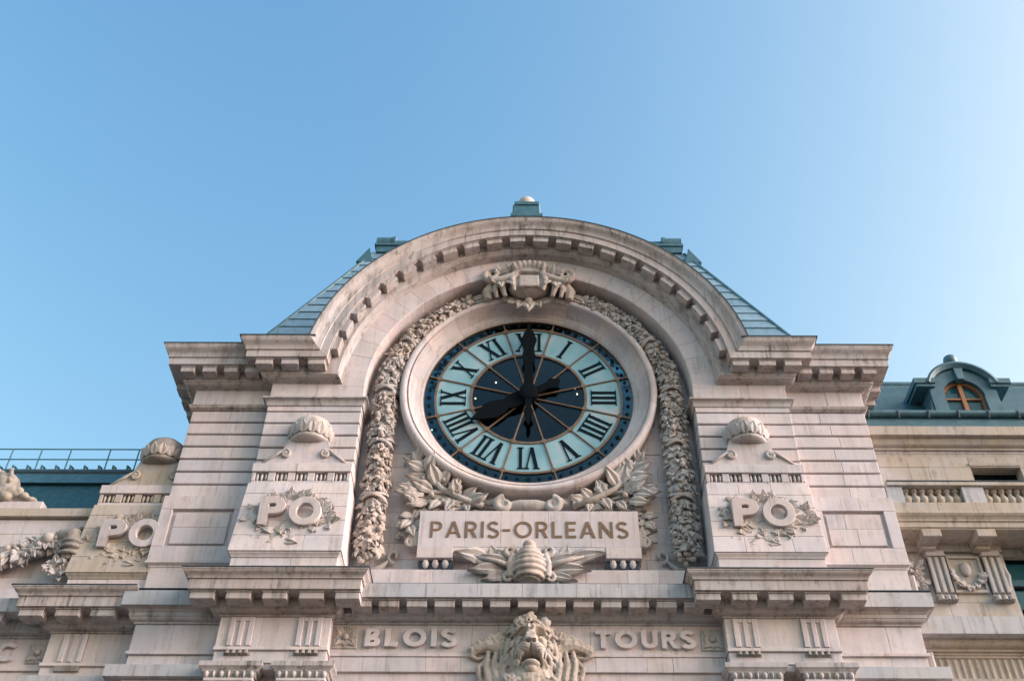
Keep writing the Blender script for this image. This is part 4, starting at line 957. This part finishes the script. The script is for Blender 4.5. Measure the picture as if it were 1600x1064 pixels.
for x in (-11.62, -10.77, -9.95): modillion(lent, x + .02, RL + .25, ZF + .337, .56, .36, .20)
for x in (-12.6, -13.3, -14.0): modillion(lent, x, FL + .25, ZF + .337, .46, .35, .195)
course(lent, -11.25, -9.16, -1, RL, 13.12, ZF, .9); course(lent, -15.5, -11.26, -1, FL, 13.12, ZF, 1.1)
course(lent, -11.28, -9.16, -1, RL + .05, 13.03, 13.115, 1.3); course(lent, -15.5, -11.29, -1, FL + .05, 13.03, 13.115, 1.3)
course(lent, -11.25, -9.16, -1, RL - .01, 12.5, 13.03, 1.0); course(lent, -15.5, -11.26, -1, FL - .01, 12.5, 13.03, 1.0)
write(lent, 'C', -12.52, -12.06, FL + .002, 13.26, .46, .2, .085, 'stone')
rosette(lent, -11.52, FL, 13.48, .26)
x = -10.62; tg = MB()
for a, b in ((-.28, -.155), (-.055, .055), (.155, .28)): tg.cbox(x + a, x + b, RL, RL + .055, 13.13, ZF - .02, .012)
tg = tg.box(x - .28, x + .28, RL - .02, RL + .015, 13.13, ZF - .02).obj('triglyph', 'stone', lent)
MB().box(x - .29, x + .29, RL, RL + .06, 12.90, 13.03).obj('gutta_block', 'soot_shade', tg)
course(lent, -11.6, -9.2, -1, .35, 12.45, 12.72, 1.3, mat='fascia')
pedestal(lw, -9.86, .58, 15.24, 'old', 'old', 'soot_shade', 'grime-streaked pedestal lettered PO with a soot-covered dome')
# swag of fruit with a gathered end
sw = MB(); P_ = []
for i in range(15):
    t = i / 14; x = -14.4 + 2.75 * t; zz = 15.62 + .75 * (t ** 1.8) ; P_.append((x, .2, zz))
sw.tube(P_, [.20] * 15, 10)
swag = sw.obj('swag', 'old', lw, smooth='all', label='carved swag of fruit hung beside the pedestal')
for k in range(48):
    t = rng.random(); x = -14.4 + 2.7 * t; zz = 15.62 + .75 * (t ** 1.8); a = rng.uniform(-1.4, 1.4); r = rng.uniform(.05, .12)
    MB().ell((x, .2 + .2 * math.cos(a), zz + .24 * math.sin(a)), (r * rng.uniform(.8, 1.3), r, r * rng.uniform(.7, 1.1)), 10, 7).obj('fruit', 'old', swag, smooth='all')
MB().ell((-11.98, .40, 16.30), (.17, .15, .16), 14, 9).obj('fruit', 'old', swag, smooth='all')
for k in range(110):
    t = rng.random(); x = -14.4 + 2.75 * t; a = rng.uniform(-1.5, 1.5); zz = 15.62 + .75 * (t ** 1.8) + .22 * math.sin(a)
    leaf_at(swag, (x, .2 + .2 * math.cos(a), zz), rng.uniform(2.6, 6.2), rng.uniform(.16, .30), nrm=(0, math.cos(a), math.sin(a)), out=rng.uniform(0, .3), me=rng.choice((LEAF[1], LAUREL, LEAF[0])))
tl = MB().tube([(-11.75, .25, 16.42), (-11.42, .32, 16.38), (-11.3, .32, 16.05), (-11.35, .30, 15.7)], [.22, .27, .26, .20], 12)
for zz in (16.15, 16.0, 15.82): tl.tube([(-11.33 + .29 * math.cos(a), .32 + .29 * math.sin(a), zz) for a in [PI * i / 10 for i in range(11)]], .05, 7)
tl.tube([(-11.28 + .17 * math.cos(a), .22, 16.55 + .17 * math.sin(a)) for a in [2 * PI * i / 14 for i in range(15)]], .06, 8)
tail = sculpt(tl, .03, 'soot_shade', 'swag_tail', lw, 'grimy gathered end of the swag hung from a ring', 2, .02)
for k in range(46):
    a = rng.uniform(0, 2 * PI); r = .30 * math.sqrt(rng.random())
    leaf_at(tail, (-11.42 + r * math.cos(a), .34 + rng.uniform(0, .1), 15.52 + .9 * r * math.sin(a)), rng.uniform(0, 6.28), rng.uniform(.16, .26), out=.6)
# roof of the left wing
lr = MB().add([(XL, -.6, 17.3), (-9.2, -.6, 17.3), (-9.2, -2.2, 20.05), (XL, -2.2, 20.05), (XL, -6, 17.3), (-9.2, -6, 17.3), (-9.2, -6, 20.05), (XL, -6, 20.05)],
              [(0, 1, 2, 3), (4, 5, 6, 7), (0, 1, 5, 4), (1, 2, 6, 5), (2, 3, 7, 6), (3, 0, 4, 7)]).obj('roof', 'dark_slate', lw)
x = -16.5
while x < -9.3:
    MB().add([(x, -1.80, 19.58), (x + 1.14, -1.80, 19.58), (x + 1.14, -2.12, 20.12), (x, -2.12, 20.12), (x, -2.3, 19.62), (x + 1.14, -2.3, 19.62), (x + 1.14, -2.5, 20.12), (x, -2.5, 20.12)],
             [(0, 1, 2, 3), (4, 5, 6, 7), (0, 1, 5, 4), (1, 2, 6, 5), (2, 3, 7, 6), (3, 0, 4, 7)]).obj('zinc_sheet', 'zinc', lr); x += 1.15
MB().tube([(XL, -2.2, 20.2), (-9.2, -2.2, 20.2)], .09, 8).obj('ridge_roll', 'lead', lr)
MB().box(XL, -9.2, -2.9, -2.3, 20.1, 20.42).obj('ridge_capping', 'zinc', lr)
x = -16.4
while x < -9.4: MB().tube([(x, -2.25, 20.30), (x, -2.2, 20.46), (x, -2.4, 20.52)], .035, 6).obj('roof_hook', 'iron', lr); x += .42
course(lr, -16, -9.2, -1.2, -.62, 17.42, 17.62, 1.5, mat='soot_shade')
rl = thing('roof_railing', 'thin teal iron railing along the ridge of the left roof', 'railing', (-13, -2.5, 20.4))
for zz in (21.30, 20.92): MB().tube([(XL, -2.5, zz), (-9.0, -2.5, zz)], .022, 6).obj('rail', 'iron', rl)
for x in (-17.3, -16.4, -15.51, -14.64, -13.76, -12.58, -11.71, -10.83, -9.95): MB().tube([(x, -2.5, 20.38), (x, -2.5, 21.3)], .024, 6).obj('post', 'iron', rl)
# statue fragment on the parapet at the left edge
st = thing('statue', 'weathered stone figure group on the parapet at the left edge', 'statue', (-13.9, -.1, 17.42))
bl = MB().cbox(-14.6, -12.68, -1.1, .0, 17.425, 17.70, .02).obj('plinth', 'stone', st)
mb = MB()
mb.ell((-13.98, -.3, 18.35), (.36, .38, .40)).ell((-13.8, -.15, 18.1), (.28, .25, .2)).ell((-14.2, -.3, 17.95), (.6, .4, .4)).ell((-14.5, -.4, 18.5), (.5, .4, .5))
mb.tube([(-14.4, -.1, 18.05), (-13.9, .0, 17.95), (-13.55, .0, 18.02), (-13.4, -.05, 17.86)], [.16, .15, .13, .10], 9).tube([(-13.6, -.2, 17.75), (-13.2, -.15, 17.82), (-12.85, -.2, 17.72)], [.14, .12, .05], 9)
mb.ell((-13.42, -.02, 18.02), (.13, .12, .12)).ell((-13.22, 0, 17.86), (.12, .12, .1)).ell((-13.7, .0, 17.82), (.17, .15, .13)).ell((-13.05, -.1, 17.78), (.16, .14, .09)).box(-14.6, -12.9, -.8, -.2, 17.6, 17.78)
for k in range(30): mb.ell((-14.2 + rng.uniform(-.3, .5), -.05 + rng.uniform(-.1, .1), 18.3 + rng.uniform(-.4, .4)), (.07, .07, .07), 7, 5)
sculpt(mb, .03, 'old', 'figure', st, None, 3, .015)

# ================================================================== RIGHT WING
rw = thing('right_wing', 'right wing with balustrade, fluted frieze and teal mansard roof', 'building', (15, 0, 0))
XR = 24
c0 = MB().box(9.16, XR, -8, -.42, 0, 12.9).box(9.16, 12.1, -8, -.42, 12.9, 16.6).box(13.7, XR, -8, -.42, 12.9, 16.6).box(9.16, XR, -8, -3, 12.9, 20).box(9.16, 12.05, -8, -.36, 16.6, 20.3).box(13.4, XR, -8, -.36, 16.6, 20.3).box(12.05, 13.4, -8, -.36, 19.1, 20.3)
rcore = c0.obj('wall_core', 'old', rw)
z = 17.2
for h in (.5, .5, .45, .45, .35):
    if z + h > 19.12 or z + h < 18.0: course(rcore, 9.2, 12.05, -1.5, -.30, z, z + h, 1.3, mat='old'); course(rcore, 13.4, 17, -1.5, -.30, z, z + h, 1.3, mat='old')
    else: course(rcore, 9.2, 12.05, -1.5, -.30, z, z + h, 1.3, mat='old'); course(rcore, 13.4, 17, -1.5, -.30, z, z + h, 1.3, mat='old')
    z += h
course(rcore, 12.05, 13.4, -1.5, -.30, 19.10, 19.45, .7, mat='old')
wn = MB().box(12.05, 13.4, -.75, -.70, 17.2, 19.1).obj('window', 'dark_pane', rw)
for a, b, c, d in ((12.05, 12.17, 17.2, 19.1), (13.28, 13.4, 17.2, 19.1), (12.17, 13.28, 18.98, 19.1), (12.68, 12.76, 17.2, 18.98)): MB().box(a, b, -.70, -.64, c, d).obj('window_frame', 'hand', wn)
moulding(wn, [(12.03, -.32), (13.42, -.32)], [(0, 19.13), (.04, 19.14), (.06, 19.20), (.06, 19.24)], 1, 3, 'old', 'window_head')
rc = MB().box(9.2, XR, -1.5, -.35, 19.6, 20.6).obj('roof_cornice', 'cornice', rw)
moulding(rc, [(9.2, -.32), (17, -.32)], [(0, 19.68), (.03, 19.69), (.03, 19.75)] + curve_prof((.05, 19.76), (.17, 19.88), 4, 'ovolo') + [(.19, 19.9), (.19, 19.97), (.34, 19.98), (.34, 20.0), (.36, 20.26), (.32, 20.28)], 1, 1.25, 'old')
gt = MB().box(9.3, XR, -1.2, -.25, 20.28, 20.72).obj('gutter_fascia', 'zinc', rc)
MB().tube([(9.3, -.22, 20.92), (XR, -.22, 20.92)], .10, 10).box(9.3, XR, -.6, -.30, 20.72, 20.86).obj('gutter', 'zinc', gt, smooth=True)
x = 9.6
while x < 17: MB().tube([(x, -.16, 20.72), (x, -.10, 20.9), (x, -.2, 21.03)], .03, 6).obj('gutter_clip', 'lead', gt); x += .85
rr_ = MB().add([(9.2, -.55, 20.9), (XR, -.55, 20.9), (XR, -2.3, 23.7), (9.2, -2.3, 23.7), (9.2, -8, 20.9), (XR, -8, 20.9), (XR, -8, 23.7), (9.2, -8, 23.7)],
               [(0, 1, 2, 3), (4, 5, 6, 7), (0, 1, 5, 4), (1, 2, 6, 5), (2, 3, 7, 6), (3, 0, 4, 7)]).obj('mansard_roof', 'dark_slate', rw)
MB().tube([(9.3, -2.3, 23.78), (XR, -2.3, 23.78)], .11, 10).box(9.3, XR, -2.5, -2.2, 23.45, 23.68).obj('ridge_roll', 'zinc', rr_, smooth=True)
# dormer
DX = 12.78; DQ_ = -.62
dm = MB(); 
fr_ = []
dor = MB().box(DX - .98, DX - .58, -3, DQ_, 20.95, 21.949).box(DX + .58, DX + .98, -3, DQ_, 20.95, 21.949).box(DX - .99, DX - .66, -3, DQ_ - .02, 21.951, 22.4).box(DX + .66, DX + .99, -3, DQ_ - .02, 21.951, 22.4).arc([(.60, -3), (.98, -3), (.98, DQ_), (.60, DQ_)], 21.95, 0, PI, 20, DX).obj('dormer', 'zinc', rw, label='teal zinc dormer with round-arched window and ball finial')
MB().arc([(.94, -3), (1.12, -3), (1.12, DQ_ + .16), (1.05, DQ_ + .18), (.94, DQ_ + .08)], 22.02, R(18), R(162), 18, DX).obj('dormer_hood', 'zinc', dor, smooth=True)
for s in (1, -1):
    MB().box(*sorted((DX + s * .80, DX + s * 1.42)), -3, DQ_ + .14, 22.32, 22.50).box(*sorted((DX + s * .82, DX + s * 1.36)), -3, DQ_ + .09, 22.22, 22.32).obj('dormer_ear', 'zinc', dor)
    MB().poly([(DX + s * .97, 20.95), (DX + s * 1.45, 20.95), (DX + s * 1.15, 21.3), (DX + s * .98, 21.9)], -1.5, DQ_ - .05).obj('dormer_bracket', 'zinc', dor)
MB().poly([(DX - .1, 22.48), (DX + .1, 22.48), (DX + .13, 22.9), (DX - .13, 22.9)], DQ_ - .1, DQ_ + .13).obj('keystone', 'zinc', dor)
MB().lathe([(.10, 23.1), (.06, 23.16), (.17, 23.25), (.21, 23.38), (.18, 23.5), (.08, 23.58), (.01, 23.6)], (DX - .02, DQ_ - .1), 14).obj('ball_finial', 'zinc', dor, smooth='all')
dw = MB().poly([(DX - .6, 20.95), (DX + .6, 20.95)] + [(DX + .6 * math.cos(a), 21.95 + .6 * math.sin(a)) for a in [PI * i / 16 for i in range(17)]], DQ_ - .26, DQ_ - .22).obj('window', 'dark_pane', dor)
dwf = MB().arc([(.52, DQ_ - .22), (.6, DQ_ - .22), (.6, DQ_ - .14), (.52, DQ_ - .14)], 21.95, 0, PI, 16, DX).box(DX - .6, DX - .52, DQ_ - .22, DQ_ - .14, 20.95, 21.95).box(DX + .52, DX + .6, DQ_ - .22, DQ_ - .14, 20.95, 21.95)
dwf.box(DX - .06, DX + .06, DQ_ - .22, DQ_ - .13, 20.95, 22.5).box(DX - .52, DX + .52, DQ_ - .22, DQ_ - .15, 21.90, 21.95).obj('window_frame', 'wood', dw)
# balustrade
bs = MB().box(9.25, XR, -.3, .50, 17.22, 17.36).obj('balustrade', 'old', rw)
course(bs, 9.3, 16.5, -.2, .54, 17.10, 17.38, 1.3, mat='old', name='x') if False else course(bs, 9.3, 16.5, -.2, .54, 17.10, 17.38, 1.3, mat='old')
course(bs, 9.3, 16.5, .05, .56, 17.90, 18.02, 1.4, mat='old')
MB().box(9.3, 16.5, .04, .58, 18.022, 18.04).obj('lead_flashing', 'lead', bs)
bal = MB().lathe([(.09, 17.38), (.09, 17.42), (.055, 17.44), (.11, 17.52), (.125, 17.58), (.10, 17.66), (.05, 17.74), (.05, 17.79), (.085, 17.81), (.085, 17.90)], (0, 0), 10).mesh('baluster', True); bal.materials.append(M['old'])
for a, b in ((9.70, 11.2), (11.80, 13.4)):
    n = 7 if a < 10 else 8
    for k in range(n): inst('baluster', bal, bs, Matrix.Translation((a + (b - a) * (k + .5) / n, -.32, 0)))
for a, b in ((9.25, 9.68), (11.22, 11.78), (13.42, 14.0)): stone(bs, a, b, .1, .50, 17.38, 17.90, 'fascia')
# balcony cornice on brackets
moulding(bs, [(9.2, -.25), (16.5, -.25)], [(0, 16.62), (.62, 16.68), (.62, 16.70), (.66, 16.72), (.66, 16.86), (.70, 16.88), (.70, 16.92)] + curve_prof((.71, 16.93), (.80, 17.04), 4, 'cyma') + [(.81, 17.05), (.81, 17.10)], 1, 1.35, 'old')
for x in (10.15, 11.53, 12.95, 14.3):
    b_ = MB().cbox(x - .24, x + .24, -.4, .40, 16.46, 16.68, .015).cbox(x - .18, x + .18, -.4, -.02, 16.36, 16.46, .015).obj('bracket', 'old', rw)
# frieze below: fluted pilasters, relief panels, window
fz = MB().box(9.2, 12.12, -2, -.40, 14.3, 16.65).obj('frieze', 'old', rw)
z = 15.0
for h in (.48, .48, .45): course(fz, 9.2, 12.1, -1, -.32, z, z + h, 1.2, mat='old'); z += h
course(fz, 9.2, 12.1, -1, -.24, 16.42, 16.63, 1.0, mat='old')
for x in (10.32, 11.72):
    t = MB().box(x - .22, x + .22, -.6, -.24, 15.15, 16.40).obj('fluted_pilaster', 'old', fz)
    for a in (-.17, 0, .17): MB().cbox(x + a - .05, x + a + .05, -.3, -.17, 15.2, 16.22, .02).obj('flute', 'old', t)
    MB().cbox(x - .24, x + .24, -.5, -.14, 16.24, 16.41, .02).obj('pilaster_cap', 'carved', t)
    MB().box(x - .24, x + .24, -.5, -.16, 14.97, 15.12).obj('gutta_block', 'soot_shade', t)
    for a in (-.16, 0, .16): MB().lathe([(.05, 15.1), (.075, 14.98)], (x + a, -.15), 8).obj('gutta', 'old', t)
pn = MB().box(10.62, 11.42, -.5, -.30, 15.3, 16.25).obj('relief_panel', 'old', fz)
for a, b, c, d in ((10.6, 11.44, 15.24, 15.32), (10.6, 11.44, 16.22, 16.29), (10.6, 10.66, 15.32, 16.22), (11.38, 11.44, 15.32, 16.22)): MB().cbox(a, b, -.4, -.24, c, d, .01).obj('panel_frame', 'old', pn)
for k in range(34):
    a = PI * (1 + k / 33); leaf_at(pn, (11.02 + .30 * math.cos(a), -.28 + rng.uniform(0, .06), 15.80 + .36 * math.sin(a)), a + rng.uniform(-1.2, 1.2), rng.uniform(.14, .22), out=.4)
MB().ell((11.02, -.26, 15.9), (.14, .08, .2), 10, 7).obj('mask', 'carved', pn, smooth='all')
pn2 = MB().box(9.55, 9.95, -.5, -.30, 15.2, 16.2).obj('relief_panel', 'old', fz)
for k in range(22): leaf_at(pn2, (9.78 + rng.uniform(-.14, .14), -.28, 15.3 + .8 * k / 22), rng.uniform(0, 6.28), rng.uniform(.16, .24), out=.4)
MB().tube([(11.98, -.28, 16.1), (12.03, -.24, 15.7), (11.98, -.28, 15.3)], [.03, .06, .03], 7).obj('festoon', 'carved', fz)
w2 = MB().box(12.1, 13.7, -.72, -.66, 12.95, 16.6).obj('window', 'dark_pane', rw)
for zz in (16.3, 15.55, 14.9): MB().box(12.1, 13.7, -.66, -.58, zz, zz + .07).obj('glazing_bar', 'hand', w2)
MB().box(12.1, 13.7, -.66, -.40, 16.37, 16.6).obj('window_head', 'soot_shade', w2)
course(rcore, 9.2, 12.1, -1, -.30, 14.45, 14.99, .95, mat='old')
bd = MB().box(9.2, 14.5, -1, -.4, 13.6, 14.4).obj('string_course', 'old', rw)
moulding(bd, [(9.2, -.40), (15.5, -.40)], [(.3, 13.915), (.56, 13.92), (.56, 14.37), (.5, 14.40)], 1, 1.2, 'fascia', 'fascia_block')
moulding(bd, [(9.2, -.40), (15.5, -.40)], [(0, 13.62), (.05, 13.63), (.05, 13.68), (.12, 13.69), (.12, 13.74)] + curve_prof((.14, 13.75), (.30, 13.86), 4, 'ovolo') + [(.32, 13.87), (.32, 13.912)], 1, 1.2, 'old')
fl = MB().box(9.3, 14.5, -1, -.46, 12.9, 13.62).obj('fluted_band', 'old', rw)
course(fl, 9.3, 14, -1, -.38, 13.56, 13.64, 1.2, mat='old'); course(fl, 9.3, 14, -1, -.38, 12.6, 13.06, 1.2, mat='old')
k = 0; x = 9.62
while x < 13.5: MB().tube([(x, -.44, 13.06), (x, -.44, 13.55)], .055, 8).obj('flute', 'old', fl, smooth=True); x += .17
# downpipe strip by the pavilion
MB().tube([(9.52, -.2, 12.6), (9.52, -.2, 13.6)], .07, 8).tube([(9.55, -.1, 14.6), (9.55, -.1, 15.6)], .07, 8).obj('corner_roll', 'stone', rw, smooth=True)
